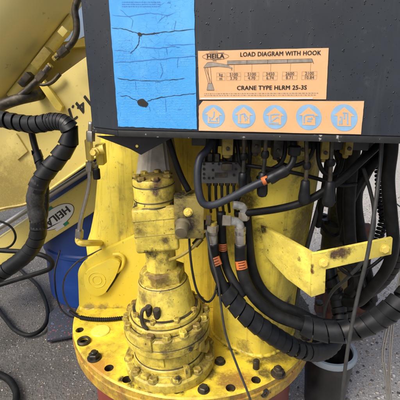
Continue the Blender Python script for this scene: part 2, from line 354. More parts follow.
def hexnut(r, h, hole=0.0, ch=.12):
    """hex head with chamfered top, base at z=0"""
    v, f = [], []
    rings = [(r, 0), (r, h*(1-ch)), (r*.86, h)]
    for rr, z in rings:
        for k in range(6): v.append((rr*math.cos(k*math.pi/3), rr*math.sin(k*math.pi/3), z))
    for i in range(2):
        for k in range(6): a, b = i*6+k, i*6+(k+1) % 6; f.append((a, b, b+6, a+6))
    f.append((12, 13, 14, 15, 16, 17)); f.append((5, 4, 3, 2, 1, 0)); return v, f
def shared(name, v, f, mat, mat2=None, nf=None):
    me = bpy.data.meshes.new(name); me.from_pydata([tuple(q) for q in v], [], [list(q) for q in f]); me.update()
    bm = bmesh.new(); bm.from_mesh(me); bmesh.ops.recalc_face_normals(bm, faces=bm.faces); bm.to_mesh(me); bm.free()
    me.materials.append(M[mat])
    if mat2:
        me.materials.append(M[mat2])
        for k, p_ in enumerate(me.polygons): p_.material_index = 1 if k >= nf else 0
    me.shade_smooth(); me.set_sharp_from_angle(angle=R(30)); return me
def inst(name, me, m, parent):
    o = bpy.data.objects.new(name, me); COL.objects.link(o); o.parent = parent
    mm = m.copy(); mm.translation = m.translation - WORLD[parent.name]; o.matrix_local = mm; WORLD[o.name] = m.translation.copy(); return o
def merge(*parts):
    V, Fc = [], []
    for v, f in parts:
        k = len(V); V += list(v); Fc += [tuple(i+k for i in q) for q in f]
    return V, Fc
def text_mesh(body, size, m, mat, parent, name='lettering', bold=.0, align='LEFT', sx=1.0, fit=None):
    cu = bpy.data.curves.new('t', 'FONT'); cu.body = body; cu.size = size; cu.align_x = align; cu.resolution_u = 3; cu.space_character = 1.05
    o = bpy.data.objects.new('t', cu); COL.objects.link(o); bpy.context.view_layer.update()
    me = bpy.data.meshes.new_from_object(o.evaluated_get(bpy.context.evaluated_depsgraph_get()))
    v = [q.co.copy() for q in me.vertices]; f = [tuple(q.vertices) for q in me.polygons]
    bpy.data.objects.remove(o); bpy.data.curves.remove(cu); bpy.data.meshes.remove(me)
    if fit:
        wd = max(q.x for q in v)-min(q.x for q in v); sx = fit/wd
    if bold:
        n0 = len(v); f = [tuple(i+k*n0 for i in q) for k in range(3) for q in f]
        v = [Vector((q.x*sx+d*bold, q.y+d*bold*.4, abs(d)*.00003+(d > 0)*.00003)) for d in (0, -1, 1) for q in v]; sx = 1
    v = [m @ Vector((q.x*sx, q.y, q.z)) for q in v]
    return mesh(name, v, f, mat, parent, smooth=0)

# ================================================================== the setting
GZ = -0.40
v = []; f = []
gx = np.concatenate([np.linspace(-40, -3, 8), np.linspace(-2.6, 4, 34), np.linspace(5, 40, 8)]); gy = np.concatenate([np.linspace(-6, -1, 4), np.linspace(-.8, 5, 30), np.linspace(6, 80, 9)])
for yy in gy:
    for xx in gx: v.append((xx, yy, GZ-.006+.006*math.sin(xx*3.1+1)*math.sin(yy*2.3)))
nx = len(gx)
for j in range(len(gy)-1):
    for i in range(nx-1): a = j*nx+i; f.append((a, a+1, a+1+nx, a+nx))
g = mesh('ground', v, f, 'ground', None, 180, at=Vector((0, 0, 0))); g['kind'] = 'structure'

# loose stones lying on the ground, where the picture sees it near
ico = bmesh.new(); bmesh.ops.create_icosphere(ico, subdivisions=1, radius=1); iv = np.array([tuple(q.co) for q in ico.verts]); ifc = np.array([[a.index for a in q.verts] for q in ico.faces]); ico.free()
def pebbles(n, xr, yr, smin, smax, seed, mats, label):
    r = np.random.default_rng(seed); V = []; Fc = []; mi = []
    for k in range(n):
        x = r.uniform(*xr); y = yr[0]+(yr[1]-yr[0])*r.random()**1.5
        s = smin+(smax-smin)*r.random()**3
        sc = s*np.array([r.uniform(.7, 1.3), r.uniform(.7, 1.3), r.uniform(.35, .7)]); a = r.uniform(0, 6.28)
        q = iv*(1+r.normal(0, .13, (len(iv), 1)))*sc; c_, s_ = math.cos(a), math.sin(a)
        z = GZ-.006+.006*math.sin(x*3.1+1)*math.sin(y*2.3)
        V.append(np.stack([q[:, 0]*c_-q[:, 1]*s_+x, q[:, 0]*s_+q[:, 1]*c_+y, q[:, 2]+z+sc[2]*.3], 1)); Fc.append(ifc+12*k); mi += [int(r.choice(len(mats)))]*20
    V = np.concatenate(V); Fc = np.concatenate(Fc); me = bpy.data.meshes.new('gravel'); me.from_pydata(V.tolist(), [], Fc.tolist())
    for m_ in mats: me.materials.append(M['pebble'][m_])
    me.polygons.foreach_set('material_index', mi); me.update(); me.shade_smooth()
    o = bpy.data.objects.new('gravel', me); COL.objects.link(o); WORLD[o.name] = Vector((0, 0, 0)); o['kind'] = 'stuff'; o['label'] = label; o['category'] = 'gravel'; return o
pebbles(9000, (-1.9, -.3), (-.25, 2.4), .0010, .0040, 3, [0, 1, 1, 3, 4, 4, 1, 4], 'small scattered stones pressed into the dark asphalt')
pebbles(26000, (.28, 2.4), (-.25, 2.6), .0015, .0075, 4, [0, 1, 2, 0, 2, 3, 4], 'loose pale gravel beside the rusty post')

# ================================================================== slewing base
FC = Vector((-.022, 0, 0)); FR = .375
base = thing('slewing_base', 'round yellow bolted flange on a red oxide pedestal', 'crane base', (FC.x, 0, GZ))
holes_px = [(79.6, 330), (109, 368), (127, 379.4), (150, 385), (176.6, 390), (230.6, 388), (256, 380), (84, 342)]
bm = bmesh.new()
vv, ff = lathe([(FR-.004, -.062), (FR, -.058), (FR, -.004), (FR-.004, 0)], 160, Matrix.Translation(FC))
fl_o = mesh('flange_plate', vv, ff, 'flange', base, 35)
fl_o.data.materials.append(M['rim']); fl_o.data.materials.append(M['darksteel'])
cut_v, cut_f = [], []
for h in holes_px:
    q = PZ(h[0], h[1], 0); a, b = lathe([(.0118, -.05), (.0118, .02)], 20, Matrix.Translation(q)); cut_v, cut_f = merge((cut_v, cut_f), (a, b))
cutter = mesh('cutter', cut_v, cut_f, 'hole', None)
md = fl_o.modifiers.new('holes', 'BOOLEAN'); md.object = cutter; md.solver = 'EXACT'
bpy.context.view_layer.update()
nm = bpy.data.meshes.new_from_object(fl_o.evaluated_get(bpy.context.evaluated_depsgraph_get())); fl_o.modifiers.clear(); fl_o.data = nm
bpy.data.objects.remove(cutter)
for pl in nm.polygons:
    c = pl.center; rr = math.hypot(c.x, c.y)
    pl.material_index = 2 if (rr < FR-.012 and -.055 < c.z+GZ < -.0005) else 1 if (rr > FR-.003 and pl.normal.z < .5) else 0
nm.set_sharp_from_angle(angle=R(35))
vv, ff = lathe([(.325, GZ), (.325, -.10), (.33, -.062)], 90, Matrix.Translation(FC)); mesh('pedestal', vv, ff, 'red', base)
# grooved lower edge ring of the flange
vv, ff = lathe([(FR+.0015, -.020), (FR+.003, -.022), (FR+.003, -.026), (FR+.0015, -.028)], 120, Matrix.Translation(FC)); mesh('rim_bead', vv, ff, 'rim', base)
nutm = merge(hexnut(.0145, .014), lathe([(.018, 0), (.018, .003)], 24))
washer = lathe([(.0185, 0), (.0185, .0028), (.0175, .0032)], 24)
me_nut = shared('bolt', *merge(hexnut(.0145, .0155), washer, lathe([(.008, .012), (.008, .021), (.007, .022)], 14)), 'darksteel')
me_small = shared('bolt', *merge(hexnut(.0115, .011), lathe([(.0145, 0), (.0145, .002)], 20)), 'darksteel')
me_stud = shared('stud', *lathe([(.0085, 0), (.0085, .022), (.0072, .024)], 16), 'darksteel')
me_ybolt = shared('bolt', *merge(hexnut(.0105, .010), lathe([(.0135, 0), (.013, .0022)], 20)), 'motor', 'valve', 20)
ring = lathe([(.0108, -.001), (.0185, -.001), (.0185, .006), (.0165, .0085), (.0125, .0085), (.0108, .006)], 24, cap0=False, cap1=False)
me_collar = shared('collar', *ring, 'darksteel'); me_ycollar = shared('collar', *ring, 'motor')
for k, (px, py, me) in enumerate([(94.4, 358, me_nut), (203.6, 390, me_small), (220, 362, me_small), (278, 374, me_nut), (319, 304, me_small), (320, 318, me_small), (256, 368, me_stud), (306, 338, me_small), (243, 343, me_small)]):
    q = PZ(px, py, 0.0); inst(me.name.split('.')[0], me, Matrix.Translation(q) @ Matrix.Rotation(k*.7, 4, 'Z'), base)
inst('collar', me_collar, Matrix.Translation(PZ(84, 342, 0)), base); inst('collar', me_ycollar, Matrix.Translation(PZ(150, 385, 0)), base)
vv, ff = lathe([(.027, -.002), (.027, .0015), (.025, .003), (.0, .0034)], 36, Matrix.Translation(PZ(100.6, 331, 0)), cap1=False); mesh('cover_cap', vv, ff, 'lug', base)
# socket screw in the rim
q = PZ(270, 388, 0); d = (q-FC); d.z = 0; d.normalize(); q = FC+d*(FR-.004)+Vector((0, 0, -.03))
vv, ff = lathe([(.012, 0), (.012, .006), (.010, .008), (.005, .008), (.005, .002)], 20, frame(q, d, (0, 0, 1))); mesh('socket_screw', vv, ff, 'darksteel', base)

# ================================================================== column
colm = thing('crane_column', 'yellow welded crane column with bent bracket and drop shaped cover', 'crane column', (0, 0, 0))
def loft(secs, n=48, pw=2.6):
    v, f = [], []
    for (cx, cy, rx, ry, z) in secs:
        for k in range(n):
            a = 2*math.pi*k/n; c, s = math.cos(a), math.sin(a)
            e = 2/pw; v.append((cx+rx*math.copysign(abs(c)**e, c), cy+ry*math.copysign(abs(s)**e, s), z))
    for i in range(len(secs)-1):
        for k in range(n):
            a, b = i*n+k, i*n+(k+1) % n; f.append((a, b, b+n, a+n))
    f.append(tuple(range(n))); f.append(tuple(range((len(secs)-1)*n, len(secs)*n))); return v, f
ct = Matrix.Rotation(R(-38), 4, 'Z')
vv, ff = loft([(0, 0, .107, .107, 0), (.004, 0, .11, .11, .15), (.01, 0, .122, .116, .4), (.016, 0, .13, .12, .63)], 60, 2.9)
piv = Vector((.156, -.118, 0)); vv = [piv+(ct @ Vector(q)) for q in vv]
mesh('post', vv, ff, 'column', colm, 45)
vv, ff = loft([(-.235, .125, .14, .125, 0), (-.240, .125, .147, .13, .10), (-.240, .125, .148, .13, .17), (-.232, .125, .138, .125, .215), (-.222, .125, .125, .118, .30), (-.197, .125, .095, .10, .63)], 60, 2.0)
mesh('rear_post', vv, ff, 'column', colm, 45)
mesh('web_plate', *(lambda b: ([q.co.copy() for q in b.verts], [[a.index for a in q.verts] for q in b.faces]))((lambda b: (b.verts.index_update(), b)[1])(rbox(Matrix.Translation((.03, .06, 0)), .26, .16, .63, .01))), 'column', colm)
# weld beads at the foot of the post
def bead(path, r, parent, mat):
    p = spline(path, .004); ph = [random.uniform(.8, 1.25) for _ in p]
    vv, ff = tube(p, lambda t, i: r*ph[i]*(1+.2*math.sin(i*1.3)), 8); return mesh('weld_bead', vv, ff, mat, parent, 180)
bp = [piv+(ct @ Vector((.108*math.copysign(abs(math.cos(a))**.69, math.cos(a)), .108*math.copysign(abs(math.sin(a))**.69, math.sin(a)), .002))) for a in np.linspace(R(170), R(390), 40)]
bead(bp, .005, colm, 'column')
# gusset plate
GY = -.02
poly = [P(79, 309, GY), P(77.5, 268, GY), P(91, 256.5, GY), P(139, 234, GY), P(165, 222, GY), P(165, 313, GY)]
poly = rounded(poly, [0, .05, .03, 0, 0, 0], 8)
for q in poly:
    if q.z < .02: q.z = .0
from_bm('gusset_plate', prism(poly, (0, .022, 0), .003), 'plate', colm)
bead([P(80, 309, GY-.002), P(100, 310, GY-.002), P(122, 311, GY-.002)], .006, colm, 'plate')
tear = rounded([P(84.5, 270, GY), P(113, 256, GY), P(122, 259, GY), P(117, 274, GY), P(106, 291, GY), P(97, 294, GY), P(87, 287, GY)], [.05, .02, .03, .02, .03, .03, .05], 7)
tc = from_bm('drop_cover', prism([q+Vector((0, -.001, 0)) for q in tear], (0, -.017, 0), .003), 'plate', colm)
vv, ff = tube(spline([P(121, 268, GY-.003), P(117.6, 275, GY-.003), P(112, 284, GY-.003), P(106.5, 291.6, GY-.003)]), .0032, 8); mesh('gap_shade', vv, ff, 'darksteel', tc, 180)  # dark tube stands in for the shadow line along the cover edge
hk = spline([P(113, 254.5, GY-.008), P(120, 254.5, GY-.008), P(124, 259, GY-.008), P(122, 267, GY-.008), P(117, 272, GY-.008)])
vv, ff = tube(hk, .0055, 10); mesh('keeper', vv, ff, 'plate', colm)
cc = P(97, 280, GY-.0183)
for rr in (.026, .014):
    vv, ff = tube([cc+Vector((rr*math.cos(a), 0, rr*math.sin(a))) for a in np.linspace(0, 2*math.pi, 40)], .0012, 6); mesh('boss_ring', vv, ff, 'plate', tc, 180)
# bent bracket with the drilled bar
bk = bpy.data.objects.new('bracket', None)
A0 = [P(250, 219, -.222), P(313, 254.5, -.352), P(311, 297, -.352), P(287, 279, -.30), P(253, 243, -.222)]
b1 = from_bm('bracket_arm', prism(A0, Vector((.006, .012, 0)), .0015), 'bracket', colm)
A1 = [P(312, 254.5, -.356), P(324, 252.5, -.358), P(393, 238, -.345), P(391.5, 254.5, -.345), P(326, 269.5, -.358), P(325, 293, -.358), P(311, 297.5, -.356)]
b2 = from_bm('bracket_bar', prism(A1, Vector((0, .010, 0)), .0015), 'bracket', colm)
me_bb = shared('bolt', *merge(hexnut(.0085, .006), lathe([(.0105, 0), (.0105, .002)], 20)), 'lug')
inst('bolt', me_bb, frame(P(323.6, 262.5, -.358), (0, -1, 0), (0, 0, 1)), b2); inst('bolt', me_bb, frame(P(384.4, 249, -.3462), (0, -1, 0), (0, .2, 1)), b2)
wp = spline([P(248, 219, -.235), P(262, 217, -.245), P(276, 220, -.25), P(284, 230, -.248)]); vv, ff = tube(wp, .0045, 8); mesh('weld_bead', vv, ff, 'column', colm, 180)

# dark greasy unit beside the post
aux = thing('swivel_unit', 'oil blackened yellow swivel unit behind the levers', 'swivel', P(333, 300, .02))
am = frame(P(334, 262, -.02), (0, 0, 1))
vv, ff = lathe([(.05, -.08), (.05, .0), (.058, .002), (.058, .02), (.044, .024), (.044, .09), (.05, .093), (.05, .115), (.060, .12), (.060, .135), (.035, .14), (.035, .2)], 32, am); mesh('housing', vv, ff, 'blackyel', aux)
for k in range(6):
    a = k*math.pi/3+.3; inst('bolt', me_small, am @ Matrix.Translation((.049*math.cos(a), .049*math.sin(a), .134)), aux)
vv, ff = tube(spline([P(318, 215, -.08), P(324, 228, -.09), P(334, 236, -.09), P(345, 228, -.08)]), .006, 10); mesh('hose_stub', vv, ff, 'rubber', aux)

# ================================================================== slew motor
MB = Vector((-.077, -.245, .0)); lean = Vector((-.056, .0, 1)).normalized(); MM = frame(MB, lean, (1, 0, 0))
mot = thing('slew_motor', 'upright yellow hydraulic slewing motor bolted to the flange', 'hydraulic motor', MB)
def mp(name, prof, seg=64, mat='motor'): return mesh(name, *lathe(prof, seg, MM), mat, mot, 32)
mp('base_flange', [(.113, -.006), (.117, .002), (.117, .022), (.113, .026), (.096, .028), (.094, .03)])
mp('gear_housing', [(.093, .027), (.093, .040), (.0895, .043), (.0895, .085), (.093, .088)])
mp('ring_gear', [(.092, .084), (.104, .088), (.107, .092), (.107, .108), (.1055, .110), (.107, .112), (.107, .134), (.103, .138), (.09, .139)])
mp('input_cover', [(.093, .136), (.093, .150), (.090, .153), (.0865, .153), (.0865, .164), (.083, .168), (.078, .169)])
mp('bearing_cone', [(.076, .166), (.074, .172), (.068, .195), (.062, .235), (.056, .243), (.05, .244)])
hexv, hexf = hexnut(.056, .034); mesh('hex_collar', [MM @ Matrix.Rotation(.35, 4, 'Z') @ Vector((q[0], q[1], q[2]+.238)) for q in hexv], hexf, 'motor', mot, 30)
mp('neck', [(.038, .268), (.036, .274), (.036, .335), (.04, .34)], 40)
ym = MM @ Matrix.Translation((-.003, 0, .331)) @ Matrix.Rotation(R(6), 4, 'Z')
body = from_bm('valve_body', rbox(ym, .098, .096, .106, .010, 4), 'motor', mot)
for zz in (.042, .078):
    from_bm('seam', rbox(ym @ Matrix.Translation((0, 0, zz)), .0992, .0972, .0014, .0004, 1), 'valve', body)
mp('end_cap', [(.044, .433), (.046, .436), (.046, .443), (.0445, .445), (.0465, .448), (.0465, .475), (.045, .479), (.0465, .482), (.0465, .491), (.044, .496), (.02, .498)], 48)
for rr_, z_ in ((.0945, .0285), (.0905, .0440), (.0945, .0862), (.1070, .1110), (.0945, .1385), (.0875, .1535), (.0805, .1688), (.0585, .2395), (.0385, .2700), (.048, .4355), (.0468, .4465), (.0466, .4800)):
    mp('grease_seam', [(rr_-.004, z_-.0012), (rr_, z_-.0008), (rr_+.0008, z_), (rr_, z_+.0012), (rr_-.004, z_+.0014)], 64, 'darksteel')  # dark rings model grease lines at the joints
def ringbolts(n, rad, z, me, off=0.0, skip=()):
    for k in range(n):
        if k in skip: continue
        a = off+2*math.pi*k/n; inst('bolt', me, MM @ Matrix.Translation((rad*math.cos(a), rad*math.sin(a), z)) @ Matrix.Rotation(random.random(), 4, 'Z'), mot)
ringbolts(12, .1055, .0255, me_ybolt, .22)
me_yring = shared('bolt', *merge(hexnut(.0098, .013), lathe([(.0128, 0), (.0124, .0022)], 20)), 'motor', 'valve', 20)
ringbolts(16, .0985, .1372, me_yring, .1, skip=(10,))
me_ys = shared('bolt', *hexnut(.0075, .009), 'motor'); ringbolts(9, .080, .166, me_ys, .25)
me_yc = shared('bolt', *merge(hexnut(.0085, .008), lathe([(.011, 0), (.0105, .002)], 18)), 'motor', 'darksteel', 20); ringbolts(7, .036, .495, me_yc, .5)
# square lug on the ring gear, breather and plug on the front of the cone
def lugat(name, ang, rad, z, sx, sy, sz, mat, bev=.003):
    a = R(ang); m = MM @ Matrix.Translation((rad*math.cos(a), rad*math.sin(a), z)) @ Matrix.Rotation(a+math.pi/2, 4, 'Z'); return from_bm(name, rbox(m, sx, sy, sz, bev), mat, mot)
lugat('square_lug', -112, .1, .110, .034, .022, .036, 'motor', .005)
lugat('name_plate', -103, .089, .056, .034, .006, .022, 'motor', .001)
lugat('rib', -120, .1035, .026, .020, .014, .010, 'motor'); lugat('rib', -62, .1035, .026, .012, .016, .03, 'motor')
for ang, z, r in ((-118, .182, .0085), (-100, .178, .009)):
    a = R(ang); m = MM @ Matrix.Translation((.066*math.cos(a), .066*math.sin(a), z)) @ Matrix.Rotation(R(20), 4, 'X')
    vv, ff = lathe([(r, -.02), (r, .022), (r*.8, .026)], 14, m); mesh('breather', vv, ff, 'darksteel', mot)
vv, ff = tube(spline([MM @ Vector((-.03, -.066, .205)), MM @ Vector((-.044, -.075, .20)), MM @ Vector((-.046, -.078, .17)), MM @ Vector((-.036, -.083, .158))]), .0045, 8); mesh('drain_clip', vv, ff, 'darksteel', mot)
for k, ang in enumerate((-20, 8, -35)):
    lugat('pipe_block', ang, .098, .05+.012*k, .02, .02, .025, 'dirtyyel')

# grey weathered casting behind the motor
hood = [P(134, 150, -.13), P(136, 190, -.15), P(150, 192, -.17), P(168, 192, -.17), P(183, 186, -.13), P(176, 140, -.10), P(160, 136, -.13), P(146, 138, -.14)]
bmh = bmesh.new()
top = [bmh.verts.new(P(x, 135, y)) for x, y in ((140, -.10), (150, -.17), (164, -.175), (174, -.10), (157, -.05))]
bot = [bmh.verts.new(P(x, 196, y)) for x, y in ((133, -.12), (146, -.19), (172, -.19), (184, -.12), (158, -.05))]
for i in range(5): bmh.faces.new((top[i], top[(i+1) % 5], bot[(i+1) % 5], bot[i]))
bmh.faces.new(top); bmh.faces.new(bot)
bmesh.ops.bevel(bmh, geom=bmh.edges[:], offset=.006, segments=3, affect='EDGES')
tag(from_bm('motor_shroud', bmh, 'hood', None, 40), 'weathered grey faceted shroud behind the slewing motor cap', 'shroud')

# ================================================================== valve block beside the motor
vb = thing('relief_valve', 'greasy yellow relief valve block with round plug beside the motor', 'valve', P(188, 236, -.25))
VY = -.30
vm = frame(P(188.5, 233, VY+.035), (0, 0, 1), (1, .1, 0))
from_bm('block', rbox(vm, .064, .07, .093, .004), 'valve', vb)
vv, ff = lathe([(.017, 0), (.017, .004), (.0145, .006), (.0145, .026), (.013, .029), (.004, .030)], 28, frame(P(183, 224, VY), (-.1, -1, -.35), (1, 0, 0))); mesh('round_plug', vv, ff, 'plug', vb)
inst('plug_screw', shared('plug_screw', *merge(hexnut(.0068, .006), lathe([(.0098, -.002), (.0098, .0015)], 20)), 'lug'), frame(P(188, 212, VY+.0005), (0.1, -1, 0), (0, 0, 1)), vb)
vv, ff = lathe([(.0125, 0), (.0125, .02), (.009, .022), (.009, .034)], 6, frame(P(203, 225, VY+.03), (1, 0, 0), (0, 0, 1))); mesh('port_nut', vv, ff, 'darksteel', vb)
vv, ff = tube(spline([P(206, 234, -.27), P(200, 240, -.29), P(192, 248, -.30), P(180, 256, -.30), P(170, 260, -.28)]), .0042, 8); mesh('pilot_pipe', vv, ff, 'dirtyyel', vb)
vv, ff = lathe([(.008, 0), (.008, .022)], 6, frame(P(201, 238, -.285), (-.8, -.2, -.9))); mesh('pipe_nut', vv, ff, 'darksteel', vb)

# ================================================================== drilled manifold
mn = thing('manifold_block', 'grey drilled aluminium manifold with thin pipes under the cabinet', 'manifold', P(220, 185, -.28))
NY = -.29
from_bm('block', rbox(frame(P(220.5, 181, NY+.02), (0, 0, 1)), .082, .04, .045, .002), 'cast', mn)
me_h = shared('port', *lathe([(.0028, 0), (.0028, .0012), (.002, .0012), (.0019, .0005)], 12), 'hole')
for (x, y) in ((204, 164), (204, 169), (204, 174), (204, 178), (213, 163), (213, 170), (219, 164), (226, 163), (236, 163), (236, 169), (234, 175), (209, 178), (213, 178)):
    inst('port', me_h, frame(P(x, y, NY), (0, -1, 0), (1, 0, 0)), mn)
from_bm('cover_block', rbox(frame(P(227, 170, NY-.006), (0, 0, 1), (1, 0, .6)), .022, .014, .014, .002), 'darksteel', mn)
from_bm('stamped_plate', rbox(frame(P(221, 177, NY-.001), (0, 0, 1)), .026, .003, .009, .0005, 1), 'darksteel', mn)
for x in (209, 215.5, 221.5, 227.5, 233.5):
    vv, ff = tube(spline([P(x, 180, NY+.02), P(x+.3, 188, NY+.015), P(x+.5, 198, NY+.02), P(x+2, 212, NY+.05)]), .0032, 8); mesh('pipe', vv, ff, 'rubber', mn)
for x, y in ((203, 158), (210, 157.5), (217, 158), (230, 157), (237, 158)):
    hextube_v, hextube_f = hexnut(.0075, .016); mesh('port_nut', [frame(P(x, y+3, NY+.012), (0, 0, 1)) @ Vector(q) for q in hextube_v], hextube_f, 'darksteel', mn, 30)
for x in (209, 215.5, 221.5, 227.5, 233.5):
    hextube_v, hextube_f = hexnut(.0055, .011); mesh('pipe_nut', [frame(P(x, 181, NY+.018), (0, 0, -1)) @ Vector(q) for q in hextube_v], hextube_f, 'darksteel', mn, 30)
for x in (208, 215, 225, 232):
    vv, ff = tube([P(x, 161, NY+.02), P(x, 150, NY+.02), P(x+1, 136, NY+.02)], .006, 8); mesh('riser', vv, ff, 'rubber', mn)

# ================================================================== control cabinet
CB = Vector((-.157, -.33, .607)); CXd = Vector((.497, -.085, 0)).normalized(); CN = Vector((-CXd.y*-1, 0, 0)); CN = CXd.cross(Vector((0, 0, 1))).normalized()
CL = Vector((-.220, -.282, .607)); CR = CB+CXd*.95; CZ1 = 1.35
cab = thing('control_cabinet', 'slate grey steel control cabinet with angled corner and rain specks', 'cabinet', CB)
back = Vector((0, .52, 0))  # unseen depth extended to block more sky and darken the column below
plan = [CL, CB, CR, CR+back, CL+Vector((0, .46, 0))]
bm = bmesh.new(); a = [bm.verts.new(q) for q in plan]; b = [bm.verts.new((q.x, q.y, CZ1)) for q in plan]
bm.faces.new(a); bm.faces.new(b)
for i in range(5): bm.faces.new((a[i], a[(i+1) % 5], b[(i+1) % 5], b[i]))
bmesh.ops.recalc_face_normals(bm, faces=bm.faces)
bmesh.ops.bevel(bm, geom=bm.edges[:], offset=.0025, segments=3, affect='EDGES')
from_bm('shell', bm, 'panel', cab)
# folded lower edge, slightly set back
def strip(p0, p1, n, z0, z1, off, th, name):
    m = [p0+n*off, p1+n*off]; poly = [Vector((q.x, q.y, z)) for q, z in ((m[0], z0), (m[1], z0), (m[1], z1), (m[0], z1))]
    return from_bm(name, prism(poly, -n*th, .0012), 'lip', cab)
CLn = (CB-CL).normalized().cross(Vector((0, 0, 1))).normalized()
strip(CB, CR, CN, .5965, .608, .0015, .02, 'lower_edge'); strip(CL, CB-CLn*.0, CLn, .597, .6075, .0012, .02, 'lower_edge')
gp = [P(96, 136, -.285), P(146, 136, -.32), P(180, 136, -.33), P(170, 139, -.325), P(141, 155, -.31), P(130, 149, -.305)]
gz = [q.copy() for q in gp]; from_bm('gusset', prism(gz, (0, .006, 0), .0008), 'blackplate', cab)
vv, ff = lathe([(.0028, 0), (.0028, .0015)], 14, frame(P(137, 146, -.309), (0, -1, 0))); mesh('gusset_hole', vv, ff, 'lug', cab)
# rain drops (nobody could count them)
DV, DF = [], []
def drop(o, n, x, y, r):
    k = len(DV)
    for rr, h in ((1, 0), (.78, .2), (.4, .3)):
        for j in range(8):
            a = j*math.pi/4; jj = 1+.35*math.sin(a*2+k)+.2*math.sin(a*3+k*1.7); DV.append(o+x*(r*rr*jj*math.cos(a))+y*(r*1.2*rr*jj*math.sin(a))+n*(r*h*.6))
    DV.append(o+n*(r*.26))
    for i in range(2):
        for j in range(8): a_, b_ = k+i*8+j, k+i*8+(j+1) % 8; DF.append((a_, b_, b_+8, a_+8))
    for j in range(8): DF.append((k+16+j, k+16+(j+1) % 8, k+24))
for _ in range(1500):
    s_, z_ = random.uniform(.02, .60), random.uniform(.615, .86); q = CB+CXd*s_; q = Vector((q.x, q.y, z_))
    drop(q+CN*.0001, CN, CXd, Vector((0, 0, 1)), .0004+.0011*random.random()**3)
for _ in range(190):
    s_, z_ = random.uniform(.004, .072), random.uniform(.62, .86); q = CL+(CB-CL).normalized()*s_; q = Vector((q.x, q.y, z_))
    drop(q+CLn*.0001, CLn, (CB-CL).normalized(), Vector((0, 0, 1)), .0004+.0010*random.random()**3)
mesh('rain_drops', DV, DF, 'water', cab, 180, kind='stuff')

# ------------------------------------------------------------------ things stuck on the cabinet
def onp(px, py, off=.0005): return PL(px, py, CB, CN, off)
def flat(name, pts, mat, parent, off): return mesh(name, [onp(x, y, off) for x, y in pts], [tuple(range(len(pts)))], mat, parent, 0)
def sheet(name, quad, th, mat, off0, jag=0.0, n=18, parent=None, at=None):
    """thin sheet with slightly uneven edges"""
    pts = []
    for i in range(len(quad)):
        a, b = quad[i], quad[(i+1) % len(quad)]
        for k in range(n):
            t = k/n; pts.append((a[0]+(b[0]-a[0])*t+random.uniform(-jag, jag)*(k > 0), a[1]+(b[1]-a[1])*t+random.uniform(-jag, jag)*(k > 0)))
    bm = prism([onp(x, y, off0) for x, y in pts], CN*th, 0); return from_bm(name, bm, mat, parent, 30)
def ribbons(name, lines, mat, parent, off):
    """dark line work: each line a list of (x, y, width px)"""
    V, Fc = [], []
    for ln in lines:
        k = len(V)
        for i, (x, y, wd) in enumerate(ln):
            x0, y0, _ = ln[max(i-1, 0)]; x1, y1, _ = ln[min(i+1, len(ln)-1)]; dx, dy = x1-x0, y1-y0; L = math.hypot(dx, dy) or 1
            V.append(onp(x-dy/L*wd/2, y+dx/L*wd/2, off)); V.append(onp(x+dy/L*wd/2, y-dx/L*wd/2, off))
        for i in range(len(ln)-1): Fc.append((k+2*i, k+2*i+1, k+2*i+3, k+2*i+2))
    return mesh(name, V, Fc, mat, parent, 0)
# cracked blue poster
pq = [(109-4.5, -60), (194-1.2, -60), (197, 129.3), (118.2, 126.4)]
po = tag(sheet('poster', pq, .0009, 'poster', .0002, .25, 40), 'cracked bright blue laminated poster with two burnt holes', 'poster')
def wig(pts, w, a=.5, sub=5):
    out = []
    for i in range(len(pts)-1):
        for k in range(sub):
            t = k/sub; out.append((pts[i][0]+(pts[i+1][0]-pts[i][0])*t+random.uniform(-a, a)*.5, pts[i][1]+(pts[i+1][1]-pts[i][1])*t+random.uniform(-a, a), w*random.uniform(.5, 1.3)))
    out.append((*pts[-1], w*.3)); out[0] = (out[0][0], out[0][1], w*.4); return out
CRK = .0016
cr = [wig([(111.5, 28), (122, 28.5), (131, 31), (139, 34)], .6), wig([(139, 34.3), (150, 34), (160, 32.5)], 1.3, .3), wig([(159, 32.6), (175, 31), (195, 29)], .7),
      wig([(139.5, 36), (138.5, 44), (135, 49), (130, 53)], .7), wig([(120, 96), (128, 96), (133, 99), (138, 101)], .6), wig([(147, 101.5), (155, 98.5), (166, 96.5), (180, 95), (196, 93)], .6),
      wig([(117, 78), (130, 80), (150, 81), (170, 80), (185, 78)], .5), wig([(140, 47), (160, 48), (172, 46), (180, 47)], .6), wig([(115, 62), (140, 61), (165, 58.5), (197, 56)], .7), wig([(166, 47), (167, 55)], .5), wig([(135, 81), (136, 90)], .5),
      wig([(149, 106), (150, 111)], .5), wig([(165, 45), (195, 44)], .5), wig([(160, 62), (163, 72), (160, 78)], .5), wig([(112, 15), (130, 16), (150, 13), (170, 15)], .45), wig([(178, 57), (177, 68)], .5), wig([(114, 50), (128, 51), (133, 54)], .5),
      wig([(165, 97), (166, 112)], .4), wig([(120, 9), (133, 20), (131, 29)], .4), wig([(158, 22), (163, 17), (176, 12)], .4), wig([(176, 20), (174, 30)], .4)]
ribbons('crack', cr[:7], 'ink', po, CRK)['kind'] = 'stuff'; ribbons('fine_crack', cr[7:], 'posterdark', po, CRK)['kind'] = 'stuff'
for (cx, cy, rx, ry) in ((139.6, 34.3, 2.2, 1.9), (142.5, 103, 5.2, 4.3)):
    flat('burnt_hole', [(cx+rx*math.cos(a)*random.uniform(.82, 1.12)+.25*rx*math.sin(a), cy+ry*math.sin(a)*random.uniform(.82, 1.12)) for a in np.linspace(0, 2*math.pi, 22)[:-1]], 'ink', po, CRK+.0004)
rows = []
